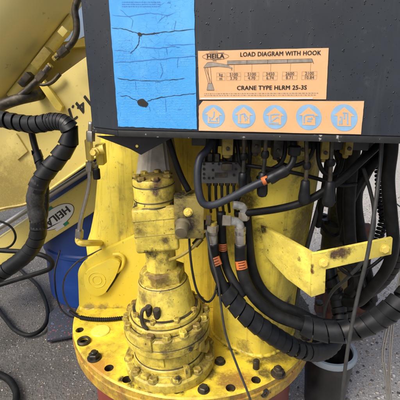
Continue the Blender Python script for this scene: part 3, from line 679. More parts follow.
for x0, x1, ya, yb, st in ((121, 150, 80, 122, 2.6), (156, 190, 84, 122, 2.7), (118, 132, 40, 76, 3), (176, 193, 50, 66, 2.2)):
    y = ya
    while y < yb:
        x = x0
        while x < x1:
            L = random.uniform(.8, 3.2)
            if random.random() < .62: rows.append([(x, y, .55), (min(x+L, x1), y+.01*L, .55)])
            x += L+random.uniform(.4, 1.0)
        y += st
ribbons('faint_print', rows, 'posterprint', po, .00135)['kind'] = 'stuff'
hd = []
for i, y in enumerate((2, 4.2, 6.4)):
    x = 122
    while x < 160: L = random.uniform(.5, 2.2); hd.append([(x, y, .9), (x+L, y+.05, random.uniform(.5, 1))]); x += L+random.uniform(.3, .9)
ribbons('dark_print', hd, 'posterdark', po, .0014)['kind'] = 'stuff'

# load diagram board
Lq = [(198, 51), (328.6, 48), (326, 99.3), (199.4, 99.6)]
ld = tag(sheet('load_board', Lq, .0012, 'cream', .0004, .12, 16), 'cream board with a printed crane load diagram', 'sign')
c0, c1, c3 = onp(*Lq[3], .0022), onp(*Lq[2], .0022), onp(*Lq[0], .0022)
LX = (c1-c0).normalized(); LY = CN.cross(LX).normalized(); LW = (c1-c0).length; LH = (c3-c0).dot(LY)
def lb(u, v): return Vector((u, v))
class Board:
    def __init__(s, o, ex, ey, off): s.o, s.x, s.y = o, ex, ey
    def pt(s, x, y): return s.o+s.x*x+s.y*y
    def m(s, x, y):
        q = Matrix((s.x, s.y, CN)).transposed().to_4x4(); q.translation = s.pt(x, y); return q
BD = Board(c0, LX, LY, 0)
W_, H_ = LW, LH
text_mesh('LOAD DIAGRAM WITH HOOK', .0098, BD.m(.325*W_, .872*H_), 'ink', ld, bold=.00022, fit=.605*W_)
text_mesh('CRANE TYPE HLRM 25-3S', .0100, BD.m(.305*W_, .20*H_), 'ink', ld, bold=.0003, fit=.54*W_)
def brib(name, lines, mat, parent, bd=BD):
    V, Fc = [], []
    for ln, wd in lines:
        for (x0, y0), (x1, y1) in zip(ln[:-1], ln[1:]):
            d = Vector((x1-x0, y1-y0)); L = d.length or 1; n = Vector((-d.y, d.x))/L*wd/2; k = len(V)
            V += [bd.pt(x0+n.x, y0+n.y), bd.pt(x0-n.x, y0-n.y), bd.pt(x1-n.x, y1-n.y), bd.pt(x1+n.x, y1+n.y)]; Fc.append((k, k+1, k+2, k+3))
    return mesh(name, V, Fc, mat, parent, 0)
el = [(.205*W_+.135*W_*.5*2*math.cos(a)*.5*1.45, .895*H_+.058*H_*math.sin(a)*1.25) for a in np.linspace(0, 2*math.pi, 40)]
el = [(.132*W_+.105*W_*math.cos(a), .885*H_+.062*H_*math.sin(a)) for a in np.linspace(0, 2*math.pi, 40)]
brib('logo_oval', [(el, .0005)], 'softink', ld)
text_mesh('HEILA', .0098, BD.m(.062*W_, .850*H_), 'ink', ld, name='logo_lettering', bold=.0004, fit=.135*W_)
brib('logo_bar', [([(.055*W_, .94*H_), (.20*W_, .955*H_)], .0007), ([(.055*W_, .83*H_), (.20*W_, .832*H_)], .0006), ([(.08*W_, .975*H_), (.15*W_, .978*H_)], .0006), ([(.11*W_, .80*H_), (.14*W_, .80*H_)], .0008)], 'softink', ld)
def poly_fill(name, pts, mat, parent, bd=BD): return mesh(name, [bd.pt(x*W_, y*H_) for x, y in pts], [tuple(range(len(pts)))], mat, parent, 0)
poly_fill('drawn_mast', [(.062, .20), (.072, .34), (.105, .34), (.122, .20)], 'greyink', ld)
poly_fill('drawn_elbow', [(.036, .665), (.068, .765), (.10, .775), (.22, .715), (.268, .655), (.262, .63), (.235, .66), (.13, .69)], 'greyink', ld)
poly_fill('drawn_boom', [(.225, .79), (.87, .80), (.88, .74), (.87, .735), (.225, .72)], 'greyink', ld)
dl = [([(.042, .66), (.075, .34)], .0006), ([(.068, .67), (.085, .34)], .0006), ([(.05, .67), (.10, .34)], .0006), ([(.09, .69), (.102, .34)], .0005), ([(.036, .665), (.068, .765), (.10, .775), (.225, .715)], .0006), ([(.036, .665), (.24, .70)], .0005),
      ([(.225, .79), (.87, .80)], .0007), ([(.225, .72), (.87, .735)], .0007), ([(.225, .755), (.87, .768)], .0004), ([(.38, .80), (.38, .715)], .0008), ([(.54, .80), (.54, .715)], .0008), ([(.69, .80), (.69, .725)], .0008), ([(.87, .80), (.885, .71)], .0009), ([(.262, .66), (.262, .60)], .0008),
      ([(.062, .20), (.072, .34), (.105, .34), (.122, .20), (.062, .20)], .0006)]
for xx in (.28, .42, .565, .715, .865): dl.append(([(xx, .72), (xx, .565)], .0003))
brib('drawn_line', [([(x*W_, y*H_) for x, y in ln], wd) for ln, wd in dl], 'softink', ld)
cols = [(.175, 'kg', 'm'), (.278, '5100', '3.70'), (.42, '5100', '4.70'), (.563, '3450', '6.74'), (.713, '2600', '8.71'), (.86, '2100', '10.84')]
bl = []
for k, (cx, a, b) in enumerate(cols):
    hw = .034 if k == 0 else .056
    for y0, y1 in ((.40, .478), (.478, .556)): bl.append(([(cx-hw, y0), (cx+hw, y0), (cx+hw, y1), (cx-hw, y1), (cx-hw, y0)], .0003))
    text_mesh(a, .0070, BD.m(cx*W_, .490*H_), 'softink', ld, bold=.0001, align='CENTER', sx=1.0); text_mesh(b, .0070, BD.m(cx*W_, .412*H_), 'softink', ld, bold=.0001, align='CENTER', sx=1.0)
brib('table_rule', [([(x*W_, y*H_) for x, y in ln], wd) for ln, wd in bl], 'greyink', ld)
fp = []
for y in (.128, .090):
    x = .04
    while x < (.93 if y > .1 else .92): L = random.uniform(.004, .022); fp.append(([(x*W_, y*H_), ((x+L)*W_, y*H_)], .0009)); x += L+.006
brib('fine_print', fp, 'greyink', ld)['kind'] = 'stuff'; poly_fill('margin_rule', [(.01, .012), (.90, .012), (.90, .035), (.01, .035)], 'white', ld)

# strip with five pictograms
Iq = [(203, 100.9), (364, 101), (360.8, 134.3), (199, 130.6), (199, 106)]
ic = tag(sheet('pictogram_strip', Iq, .0012, 'cream', .0004, .15, 12), 'cream strip with five round blue pictograms along the cabinet edge', 'sign')
ICN = [(213.5, 116.2, 11.4), (243.8, 116.4, 11.7), (275, 117, 12.1), (308.8, 117.2, 12.8), (344.2, 117.7, 13.5)]
for k, (cx, cy, r) in enumerate(ICN):
    sk = lambda x, y: (cx+x*r, cy-y*r*1.0+x*r*.035)
    d = flat('blue_disc', [sk(math.cos(a), math.sin(a)) for a in np.linspace(0, 2*math.pi, 41)[:-1]], 'iconblue', ic, .0019)
    flat('house_arrow', [sk(*q) for q in ((-.78, .12), (0, .80), (.78, .12), (.50, .12), (.50, -.62), (-.50, -.62), (-.50, .12))], 'cream', d, .0022)
    sym = [[[(-.28, -.35), (-.42, -.05), (-.15, -.25), (.02, .0), (.05, .42)], [(.28, -.35), (.42, -.05), (.18, -.25)], [(-.4, -.45), (.4, -.45)]],
           [[(-.30, -.5), (-.30, .15), (.05, .25), (.35, -.15)], [(.05, .22), (.05, -.1)], [(.12, -.40), (.12, -.15), (.3, -.3)]],
           [[(-.36, -.45), (-.36, .15), (-.05, .22), (.36, .22)], [(-.28, -.35), (.18, .0), (.32, -.1)], [(-.5, -.5), (.3, -.5)]],
           [[(-.36, -.45), (-.36, .05), (-.12, .18), (.40, .18), (.40, .02)], [(-.1, -.12), (.3, -.12), (.18, -.02)], [(-.15, -.3), (.2, -.3)]],
           [[(-.18, -.5), (-.18, .05), (-.34, .05)], [(-.10, .35), (.25, .35), (.25, -.5)], [(-.34, -.5), (-.34, -.2)], [(.02, .3), (.02, -.1)]]][k]
    lines = [[(*sk(x, y), r*.11) for x, y in ln] for ln in sym]
    ribbons('crane_symbol', lines, 'iconblue', d, .0025)

PILOT = []
# ================================================================== levers and valve sections under the cabinet
def lever(top, knuckle, g0, g1, Y, lab, wd=.012):
    t = thing('control_lever', lab, 'lever', P(*g1, Y), 'levers hanging under the cabinet')
    a, k, b, c = P(*top, Y), P(*knuckle, Y), P(*g0, Y), P(*g1, Y)
    vv, ff = tube([a, k, b+(c-b)*.3], .0042, 10); mesh('shaft', vv, ff, 'darksteel', t)
    vv, ff = lathe([(.006, -.004), (.008, .0), (.008, .006), (.006, .01)], 14, frame(k, a-k)); mesh('knuckle', vv, ff, 'rubber', t)
    L = (c-b).length; m = frame(b, c-b)
    vv, ff = lathe([(.006, 0), (.0085, .002), (.0095, L*.3), (wd, L*.72), (wd*.97, L*.86), (wd*.75, L*.96), (wd*.3, L)], 22, m); mesh('grip', vv, ff, 'grip', t, 60)
    return t
lever((244, 138), (244, 158), (243, 172), (243, 194.5), -.325, 'black control lever directly beside the grey manifold', .0085)
lever((266, 138), (265, 156), (263, 172), (262, 197), -.345, 'black control lever hanging behind the slate hose with the orange mark', .0108)
lever((306, 138), (307, 167), (305.5, 180), (303.5, 204), -.345, 'black control lever in front of the edge of the yellow post', .0118)
lever((332, 138), (331, 164), (330, 181), (328, 207), -.345, 'black control lever in front of the oily swivel unit', .0122)
for k, (x, y, hgt, wd, mt, lb_) in enumerate([(227, 152, .035, .022, 'dirtyyel', 'greasy valve spool above the grey manifold'), (255, 150, .030, .019, 'darksteel', 'blackened valve spool between two levers'), (276, 154, .038, .020, 'darksteel', 'dark valve spool with hose connector beside the post centre'),
                                        (300, 153, .036, .020, 'dirtyyel', 'yellow stained valve spool beside the connector plug'), (322, 156, .040, .017, 'dirtyyel', 'bright yellow valve spool beside the right lever shaft'), (345, 152, .03, .016, 'dirtyyel', 'small yellow valve spool over the open gravel')]):
    vs = thing('valve_spool', lb_, 'valve', P(x, y+4, -.30), 'valve spools under the cabinet')
    q = P(x, y+6, -.30); m = frame(q, (0, 0, 1)); zt = .594-q.z
    from_bm('body', rbox(m @ Matrix.Translation((0, 0, .008)), wd, .03, zt-.008, .003), mt, vs)
    vv, ff = lathe([(.004, 0), (wd*.36, .002), (wd*.4, .012)], 14, m); mesh('end_cap', vv, ff, mt, vs)
    vv, ff = lathe([(.004, 0), (.004, .004), (.002, .005)], 10, frame(q+Vector((0, -.015, .022)), (0, -1, 0))); mesh('screw', vv, ff, 'darksteel', vs)
for lab, pts, r_ in [('thin black pilot hose beside the slate loop top', [(236, 136, -.29), (238, 150, -.295), (240, 162, -.30), (247, 172, -.29), (252, 190, -.265)], .0042),
                     ('thin black pilot hose curling between the two middle levers', [(284, 136, -.30), (285, 152, -.31), (280, 164, -.315), (270, 170, -.31), (258, 178, -.285)], .0046),
                     ('thin black pilot hose draped behind the connector socket', [(312, 136, -.30), (313, 150, -.31), (306, 161, -.31), (292, 166, -.30), (280, 162, -.29), (274, 148, -.29)], .0042),
                     ('thin black pilot hose sagging from the yellow spool to the last lever', [(318, 140, -.30), (319, 162, -.31), (326, 174, -.31), (338, 172, -.30), (343, 156, -.28), (343, 138, -.27)], .0046),
                     ('thin black pilot hose dropping behind the first lever grip', [(249, 136, -.29), (250, 158, -.30), (247, 180, -.29), (240, 196, -.27), (234, 206, -.26)], .0042)]:
    PILOT.append((lab, pts, r_))
# dark carrier plate behind them, hung from the cabinet
from_bm('carrier_rail', rbox(frame(Vector((.16, -.275, .565)), (0, 0, 1), CXd), .36, .012, .045, .002), 'blackplate', cab)

# ================================================================== fittings and hoses at the motor
def hose(name, lab, cat, pts, r, mat='rubber', seg=14, group=None, world=None):
    p = spline(world if world else [P(*q) for q in pts]); t = thing(name, lab, cat, p[len(p)//2], group)
    vv, ff = tube(p, r, seg); mesh('tube', vv, ff, mat, t, 180); return t, p
def part_of(p, a, b): n = len(p); return p[int(a*n):max(int(b*n), int(a*n)+3)]
def near(p, q): return min(range(len(p)), key=lambda i: (p[i]-q).length)/len(p)
def wrapit(t, p, a, b, r, width, pitch, mat='wrap', **k):
    vv, ff = spiral(part_of(p, a, b), r, width, pitch, **k); o = mesh('spiral_wrap', vv, ff, mat, t, 40); return o
def ferrule(t, p0, p1, r, mat='steel'):
    a, b = Vector(p0), Vector(p1); L = (b-a).length
    vv, ff = lathe([(r*.8, 0), (r*1.05, .001), (r*1.05, L*.12), (r*.95, L*.15), (r, L*.2), (r, L*.46), (r*.96, L*.48), (r, L*.5), (r, L*.9), (r*.93, L)], 18, frame(a, b-a)); mesh('ferrule', vv, ff, mat, t)
def hextube(t, p0, p1, r, mat, name='nut'):
    a, b = Vector(p0), Vector(p1); vv, ff = hexnut(r, (b-a).length); mesh(name, [frame(a, b-a) @ Vector(q) for q in vv], ff, mat, t, 30)
def tagon(t, p, d, r, h, w):
    """orange sleeve label round the front of a hose"""
    d = Vector(d).normalized(); m = frame(p, d, (0, -1, 0)); V, Fc = [], []
    n = 12
    for i in range(n+1):
        a = -1.1+2.2*i/n
        for z in (-h/2, h/2): V.append(m @ Vector((r*math.cos(a), r*math.sin(a), z)))
    for i in range(n): Fc.append((2*i, 2*i+1, 2*i+3, 2*i+2))
    o = mesh('tag', V, Fc, 'orange', t); V, Fc = [], []
    for z in (-.3, 0, .3):
        k = len(V)
        for a in (-.6, -.2, .2, .5): V += [m @ Vector(((r+.0004)*math.cos(a), (r+.0004)*math.sin(a), h*z-h*.07)), m @ Vector(((r+.0004)*math.cos(a), (r+.0004)*math.sin(a), h*z+h*.07))]
        for j in range(3): Fc.append((k+2*j, k+2*j+1, k+2*j+3, k+2*j+2))
    mesh('tag_print', V, Fc, 'tagink', o, 0)

HY = -.30
h1, p1 = hose('hydraulic_hose', 'thick spiral wrapped black hydraulic hose sweeping from the tee fitting over the flange edge', 'hose',
    [(213, 243, HY), (214, 258, HY), (217, 272, HY-.01), (226, 291, -.325), (244, 313, -.34), (268, 332, -.345), (296, 348, -.33), (319, 352, -.27), (334, 342, -.2), (340, 322, -.14), (337, 298, -.10), (330, 276, -.08), (328, 262, -.06)], .0125, group='hoses at the motor')
wrapit(h1, p1, near(p1, P(222, 285, -.32)), .985, .0183, .021, .0245, flare=.0024, jit=.2)
ferrule(h1, P(212.6, 231, HY), P(213.4, 255, HY), .0105); tagon(h1, P(216, 261, HY-.003), (p1[16]-p1[10]), .0128, .019, .02)
h2, p2 = hose('hydraulic_hose', 'black hydraulic hose curving right from the white elbow, wrapped past the flange', 'hose',
    [(240.5, 244, HY), (241, 262, HY), (245, 281, -.31), (257, 300, -.325), (276, 315, -.335), (298, 323.5, -.345), (322, 331, -.355), (348, 331, -.36), (374, 321, -.365), (398, 304, -.37), (420, 282, -.36), (437, 250, -.34), (446, 200, -.31), (446, 135, -.28)], .0135, group='hoses at the motor')
wrapit(h2, p2, near(p2, P(300, 324, -.345)), .85, .0203, .0235, .0272, flare=.0026, jit=.2)
ferrule(h2, P(240.2, 230, HY), P(240.8, 258, HY), .0115); tagon(h2, P(241.2, 264, HY-.002), (p2[14]-p2[8]), .0138, .019, .02)
h3, p3 = hose('hydraulic_hose', 'black hydraulic hose with orange tag tucked between two ferrules', 'hose', [(221, 212, -.27), (221.5, 230, -.275), (222.5, 247, -.28), (226, 266, -.285), (233, 281, -.305), (243, 297, -.322)], .0105, group='hoses at the motor')
tagon(h3, P(222.6, 246, -.281), (.02, 0, -1), .0108, .018, .02)
h4, p4 = hose('hydraulic_hose', 'black hydraulic hose running behind the wrapped pair under the bracket', 'hose', [(246, 214, -.26), (248, 240, -.265), (252, 268, -.27), (262, 290, -.28), (278, 304, -.29), (297, 312, -.295), (318, 322, -.30), (340, 326, -.30)], .0125, group='hoses at the motor')
# tee and elbows
tee = thing('tee_fitting', 'grimy plated tee fitting beside the relief valve', 'fitting', P(213, 222, HY))
hextube(tee, P(206, 220, HY), P(211, 220.5, HY), .0125, 'darksteel'); vv, ff = lathe([(.010, 0), (.0105, .004), (.0105, .034), (.010, .037)], 18, frame(P(209, 220, HY), (1, 0, 0))); mesh('run', vv, ff, 'dirtyyel', tee)
vv, ff = lathe([(.009, 0), (.009, .02)], 16, frame(P(213, 222, HY), (0, 0, -1))); mesh('branch', vv, ff, 'dirtyyel', tee); hextube(tee, P(213, 225, HY), P(212.7, 232, HY), .0125, 'brass')
hextube(tee, P(222.5, 220.5, HY), P(231, 221, HY), .0125, 'brass')
def elbow(lab, a, b, c, Y, r):
    t = thing('elbow_fitting', lab, 'fitting', P(*b, Y), 'elbow fittings at the motor'); p = spline([P(*a, Y), P((a[0]+b[0])/2, (a[1]+b[1])/2, Y), P(*b, Y)+Vector((-r*.25, 0, -r*.25)), P((c[0]+b[0])/2, (c[1]+b[1])/2, Y), P(*c, Y)], .002)
    vv, ff = tube(p, r, 16); mesh('bend', vv, ff, 'spatter', t, 50); vv, ff = lathe([(r*1.05, 0), (r*1.22, .001), (r*1.22, .006), (r*1.05, .007)], 18, frame(P(*a, Y), (1, 0, 0))); mesh('collar', vv, ff, 'darksteel', t)
    hextube(t, P(*c, Y)+Vector((0, 0, .004)), P(c[0], c[1]+6, Y), r*1.3, 'brass'); return t
elbow('paint spattered white elbow fitting above the bare ferrule', (231, 221, 0)[:2], (239.5, 222), (240.2, 229), HY, .0095)
elbow('upper paint spattered elbow fitting below the slate hose', (233, 205), (243.5, 206), (244, 214), -.275, .0092)
up = thing('pipe_union', 'spattered steel pipe union leading to the upper elbow', 'fitting', P(229, 205, -.275))
hextube(up, P(219, 206, -.275), P(226, 206, -.275), .012, 'darksteel'); hextube(up, P(226.5, 205, -.275), P(233, 205, -.275), .0115, 'brass')

sh, ps = hose('slate_hose', 'slate grey hose looping down from the manifold and up to a connector', 'hose',
    [(213, 140, -.30), (207, 150, -.315), (200, 158, -.325), (197.5, 172, -.335), (198.5, 190, -.345), (203, 203, -.35), (213, 205, -.35), (230, 198, -.35), (252, 186.5, -.355), (272, 177.5, -.36), (283, 172, -.36)], .0077, 'greyhose')
vv, ff = tube(part_of(ps, near(ps, P(262, 182, -.357)), near(ps, P(268, 179, -.36))), .0081, 14); mesh('orange_mark', vv, ff, 'orange', sh, 180)
cn, pc = hose('connector_plug', 'black connector boot bent up into the cabinet underside', 'connector', [(266, 181, -.362), (276, 175.5, -.362), (286, 170, -.36), (292, 163, -.355), (294, 154, -.35), (293.5, 140, -.34)], .0065, 'grip')
vv, ff = tube(part_of(pc, .1, .48), lambda t, i: .0112*(1+.06*math.sin(i*1.6)), 16); mesh('boot', vv, ff, 'grip', cn, 60)
vv, ff = lathe([(.011, 0), (.012, .002), (.012, .016), (.009, .018)], 18, frame(P(294, 155, -.352), (0, 0, 1))); mesh('socket', vv, ff, 'rubber', cn)
hose('black_hose', 'long black hose crossing behind the lever grips up to the cabinet', 'hose', [(236, 214, -.26), (252, 212.5, -.285), (280, 208.5, -.315), (305, 201.5, -.325), (326, 190, -.32), (345, 176, -.31), (362, 160, -.30), (378, 145, -.28), (388, 130, -.26)], .0082)
hose('black_cable', 'thin black cable strung level between the lever knuckles', 'cable', [(243, 165, -.31), (265, 168, -.32), (290, 172, -.32), (315, 178, -.315), (340, 185, -.30), (356, 184, -.27)], .0042)
hose('grease_line', 'slim black grease line hanging beside the grey shroud', 'hose', [(166, 133, -.27), (171, 148, -.265), (176, 163, -.262), (182, 178, -.262), (189, 191, -.265)], .0068)
hose('thin_cable', 'thin black cable running down over the bolted flange rim', 'cable', [(206, 230, -.31), (211, 255, -.325), (218, 282, -.335), (221, 305, -.34), (226, 335, -.35), (238, 368, -.37), (251, 402, -.40), (256, 430, -.405), (264, 520, -.37)], .0026, 'cable')
hose('looped_cable', 'thin black cable looping under the relief valve past the motor bolts', 'cable', [(189, 232, -.29), (190, 252, -.31), (193, 275, -.325), (198, 293, -.335), (207, 302, -.33), (214, 296, -.32), (218, 280, -.31)], .0026, 'rubber')
hose('steel_rod', 'slender grey steel rod leaning against the yellow post', 'rod', [(320, 200, -.16), (314, 222, -.165), (307, 248, -.17), (300, 280, -.165), (294, 318, -.16)], .0055, 'cable')
stp = PZ(299, 325, 0)
tag(from_bm('steel_angle', prism([P(297, 262, -.14), P(303, 262, -.13), P(297, 318, -.12), P(289, 322, -.13)], (0, .006, 0), .001), 'cast', None), 'grey flat steel strip standing beside the post foot', 'strip')

for lab, pts, r_ in PILOT: hose('pilot_hose', lab, 'hose', pts, r_, group='pilot hoses under the cabinet')
# ------------------------------------------------------------------ right side bundle
def rt(lab, pts, r, mat='rubber', nm='black_hose', wrap=None, cat='hose'):
    t, p = hose(nm, lab, cat, pts, r, mat, group='hoses hanging right of the post')
    if wrap: wrapit(t, p, wrap[0], wrap[1], r*1.12, r*1.5, r*1.75)
    return t
rt('thick smooth black hose dropping straight behind the drilled bar', [(357, 130, -.26), (354, 150, -.25), (351, 175, -.24), (349, 205, -.23), (350, 235, -.22), (353, 262, -.21), (361, 290, -.20)], .0142)
rt('thick black hose slanting across under the cabinet corner', [(388, 134, -.2), (374, 158, -.19), (360, 185, -.18), (350, 212, -.17), (344, 240, -.16)], .0135)
rt('black hose bowing out beside the straight hose and through the bar', [(345, 145, -.12), (352, 180, -.12), (357, 215, -.12), (362, 245, -.13), (369, 275, -.14), (374, 300, -.12)], .011)
rt('thick black hose hanging near the cabinet end with no wrap', [(392, 120, -.3), (391, 150, -.30), (388, 180, -.30), (391, 215, -.30), (393, 245, -.29), (387, 268, -.27), (372, 288, -.24), (358, 302, -.2), (345, 302, -.16)], .0135)
rt('black wrapped hose curving round behind the bar end', [(404, 240, -.22), (396, 262, -.2), (384, 280, -.18), (368, 293, -.15), (350, 299, -.12), (336, 296, -.1), (328, 288, -.08)], .0115, wrap=(.1, .95))
rt('slack black hose with blunt looped end beside the rusty post', [(350, 268, -.05), (360, 278, -.06), (369, 292, -.08), (371, 304, -.09), (365, 306, -.08), (355, 299, -.04)], .0135)
rt('grey cable running from the cabinet across the bar to the gravel', [(382, 134, -.33), (380, 165, -.345), (376, 200, -.365), (371, 235, -.378), (366, 262, -.382), (358, 295, -.385), (351, 330, -.395), (345, 370, -.40), (340, 425, -.40), (340, 505, -.36)], .0039, 'cable', 'grey_cable', cat='cable')
rt('grey cable arcing from under the slanting hose to the bar', [(363, 168, -.25), (370, 190, -.26), (374, 212, -.27), (372, 238, -.28), (362, 262, -.28), (345, 280, -.26), (332, 292, -.22), (325, 308, -.17), (323, 330, -.10)], .0042, 'cable', 'grey_cable', cat='cable')
rt('slim black cable bowing beneath the drilled bar', [(336, 256, -.26), (340, 268, -.27), (352, 275, -.27), (366, 270, -.26), (384, 256, -.26), (400, 238, -.26)], .004, 'rubber', 'grey_cable', cat='cable')
rt('thin dark cable curling down beside the coiled cord', [(337, 150, -.2), (344, 165, -.2), (352, 172, -.19), (360, 160, -.19), (368, 146, -.2)], .005)
rt('black hose passing behind the lever shafts to the swivel unit', [(337, 148, -.08), (342, 170, -.08), (346, 196, -.07), (344, 222, -.06), (342, 240, -.05)], .012)
rt('thin green wire showing between the coiled cord and the hose', [(376, 140, -.1), (380, 165, -.1), (386, 190, -.1), (398, 205, -.1), (412, 212, -.1)], .0016, 'green', 'green_wire', cat='wire')
rt('black hose squeezed between the straight hose and the lever', [(348, 128, -.22), (346, 150, -.2), (343, 175, -.18), (341, 205, -.15), (345, 235, -.14), (352, 262, -.13), (352, 290, -.12)], .0125)
rt('black hose twisting from the cabinet corner down to the slack loop', [(366, 128, -.22), (368, 150, -.21), (362, 172, -.2), (357, 200, -.19), (361, 232, -.18), (366, 258, -.17), (358, 282, -.15), (346, 300, -.12)], .0125)
rt('wrapped black hose running down against the rusty post', [(336, 236, -.02), (340, 256, -.02), (346, 274, -.03), (350, 292, -.04), (347, 312, -.05), (338, 330, -.06)], .0135, wrap=(.0, 1))
rt('black hose leaning across the top of the coiled cord', [(398, 134, -.2), (386, 150, -.21), (372, 166, -.22), (358, 186, -.22), (349, 206, -.21)], .0105)
rt('slim black hose bridging the cabinet corner and the swivel unit', [(352, 134, -.1), (346, 152, -.09), (338, 168, -.08), (333, 186, -.06), (333, 200, -.03)], .0085)
rt('short black hose folded over below the bolted bar', [(333, 262, -.2), (344, 264, -.21), (353, 272, -.21), (355, 284, -.2), (347, 292, -.17)], .0095)
rt('black hose tucked between post edge and lever shafts', [(330, 134, -.2), (328, 155, -.2), (326, 176, -.2), (322, 200, -.18), (318, 226, -.14)], .0075)
# coiled cord
cp = spline([P(379, 150, -.15), P(380, 180, -.15), P(381, 205, -.15), P(384, 218, -.15), P(379, 236, -.15), P(374, 250, -.15)])
ck = thing('coiled_cord', 'black coiled cord hanging beside the open gravel view', 'cord', cp[-1])
F_ = frames(cp); cl = []; turns = 26; n_ = turns*14
for i in range(n_+1):
    t_ = i/n_*(len(cp)-1); j = min(int(t_), len(cp)-2); q = cp[j].lerp(cp[j+1], t_-j); a = 2*math.pi*turns*i/n_
    cl.append(q+F_[j][1]*(.0085*math.cos(a))+F_[j][2]*(.0085*math.sin(a)))
vv, ff = tube(cl, .0044, 7); mesh('coil', vv, ff, 'rubber', ck, 180)
# thin grey wires hanging at the right edge
for k, (lab, off) in enumerate([('outermost thin grey wire of the bundle past the wrapped hose', 0), ('middle thin grey wire of the bundle past the wrapped hose', 1), ('innermost thin grey wire of the bundle past the wrapped hose', 2), ('straight thin grey wire of the bundle past the wrapped hose', 3)]):
    o_ = off*2.6
    hose('thin_wire', lab, 'wire', [(412, 136, -.28), (408, 220, -.30), (397-o_*.3, 300, -.33), (393-o_*.9, 330, -.33), (391-o_*1.1+math.sin(k*2)*1.5, 355, -.33), (390-o_*.6, 380, -.33), (394-o_*.9, 420, -.33), (396-o_*2, 492, -.33)], .0016, 'chrome', 8, 'thin grey wires')

# ================================================================== left: boom, ram, arm
BY = .34
e0, e1 = P(78.5, 5, BY), P(0, 105, BY); dr_ = (e1-e0).normalized(); nrm = Vector((dr_.z, 0, -dr_.x)); nrm = nrm if nrm.x < 0 else -nrm
TR = .20; cx0 = e0-dr_*.75+nrm*TR; cx1 = e1+dr_*.45+nrm*TR
ram = thing('boom_tube', 'large smooth pale yellow boom tube rising behind the cabinet', 'boom', cx1)
L_ = (cx1-cx0).length; vv, ff = lathe([(TR-.02, 0), (TR, .02), (TR, L_-.02), (TR-.02, L_)], 72, frame(cx0, cx1-cx0)); mesh('barrel', vv, ff, 'tube', ram, 30)
e2 = e0-dr_*.2; rail0 = [P(70, 24, BY-.02), P(8, 102, BY-.02)]
rr = [P(74, 18, .33), P(12, 97, .33)]; vv, ff = tube([rr[0], rr[1]], .020, 12); mesh('under_rail', vv, ff, 'arm', ram)
for (x, y, a_, b_, c_, mt_) in ((67, 29, .024, .04, .026, 'arm'), (50, 50, .030, .04, .075, 'dirtyyel'), (31, 74, .022, .04, .05, 'darksteel')):
    from_bm('rail_block', rbox(frame(P(x, y, .27), dr_), a_, b_, c_, .003), mt_, ram)
bs = thing('boom_section', 'faded yellow folded boom section with upside down black numerals', 'boom', P(40, 190, .3))
SY = .27
poly = [P(112, 40, SY), P(84, 58, SY), P(40, 90, SY), P(-30, 128, SY), P(-40, 226, SY), P(0, 212, SY), P(30, 205, SY), P(66, 180, SY), P(112, 147, SY)]
from_bm('side_plate', prism(rounded(poly, [0, .02, .02, 0, 0, .03, .03, .03, 0], 5), (0, .10, 0), .008), 'boom', bs)
from_bm('top_plate', prism([P(112, 22, .42), P(60, 48, .42), P(-20, 92, .42), P(-20, 160, .42), P(112, 100, .42)], (0, .03, 0), .004), 'boom', bs)
from_bm('top_flange', prism([P(112, 32, .36), P(62, 42, .36), P(56, 49, .36), P(112, 44, .36)], (0, .06, 0), .003), 'lug', bs)
vv, ff = tube(spline([P(-40, 222, SY), P(0, 209, SY), P(30, 202, SY), P(66, 178, SY), P(112, 145, SY)]), .0045, 10); mesh('lower_seam', vv, ff, 'boom', bs, 180)
from_bm('weld_pad', prism([P(7, 140.5, SY), P(17, 133, SY), P(28.5, 151, SY), P(18, 160, SY)], (0, -.008, 0), .002), 'boom', bs)
from_bm('strap', prism([P(38, 80, SY), P(44, 77, SY), P(65, 106, SY), P(63, 111, SY), P(58, 109, SY)], (0, -.025, 0), .003), 'lug', bs)
vv, ff = tube(spline([P(36, 82, .25), P(43, 85, .25), P(52, 82, .25), P(60, 74, .25)]), .007, 8); mesh('hook_rod', vv, ff, 'darksteel', bs)
td = (P(68.5, 111.5, SY)-P(84, 99, SY)).normalized(); tu = Vector((-td.z, 0, td.x)); tu = tu if tu.z < 0 else -tu
tm = Matrix((td, tu, td.cross(tu))).transposed().to_4x4(); tm.translation = P(87.5, 93.5, SY-.0012)
text_mesh('14.7', .060, tm, 'ink', bs, name='numerals', bold=.0022)
# pipe runs in the gap
t, p = hose('bronze_hose', 'dull bronze hose with hex nut bending beneath the boom tube', 'hose', [(92, -18, .22), (80, -4, .2), (75, 9, .2), (76.5, 22, .2), (76, 34, .2), (71, 44, .2), (62, 53, .2), (56, 58, .2)], .0105, 'darksteel'); hextube(t, P(67, 48, .2), P(59, 55, .2), .0145, 'darksteel'); hextube(t, P(59, 55, .2), P(54, 60, .2), .011, 'dirtyyel')
t, p = hose('dark_hose', 'dark hose with hex nut creeping out below the boom tube', 'hose', [(8, 104, .19), (20, 96, .2), (32, 86, .2), (42, 76, .2), (50, 66, .2)], .011, 'darksteel'); hextube(t, P(38, 80, .2), P(45, 72, .2), .0145, 'darksteel'); hextube(t, P(45, 72, .2), P(51, 65, .2), .011, 'dirtyyel')
hose('dark_pipe', 'short thick dark pipe in the gap beneath the boom tube', 'pipe', [(-10, 112, .2), (5, 104, .2), (20, 99, .2), (34, 96, .23), (46, 93, .31)], .018, 'darksteel')
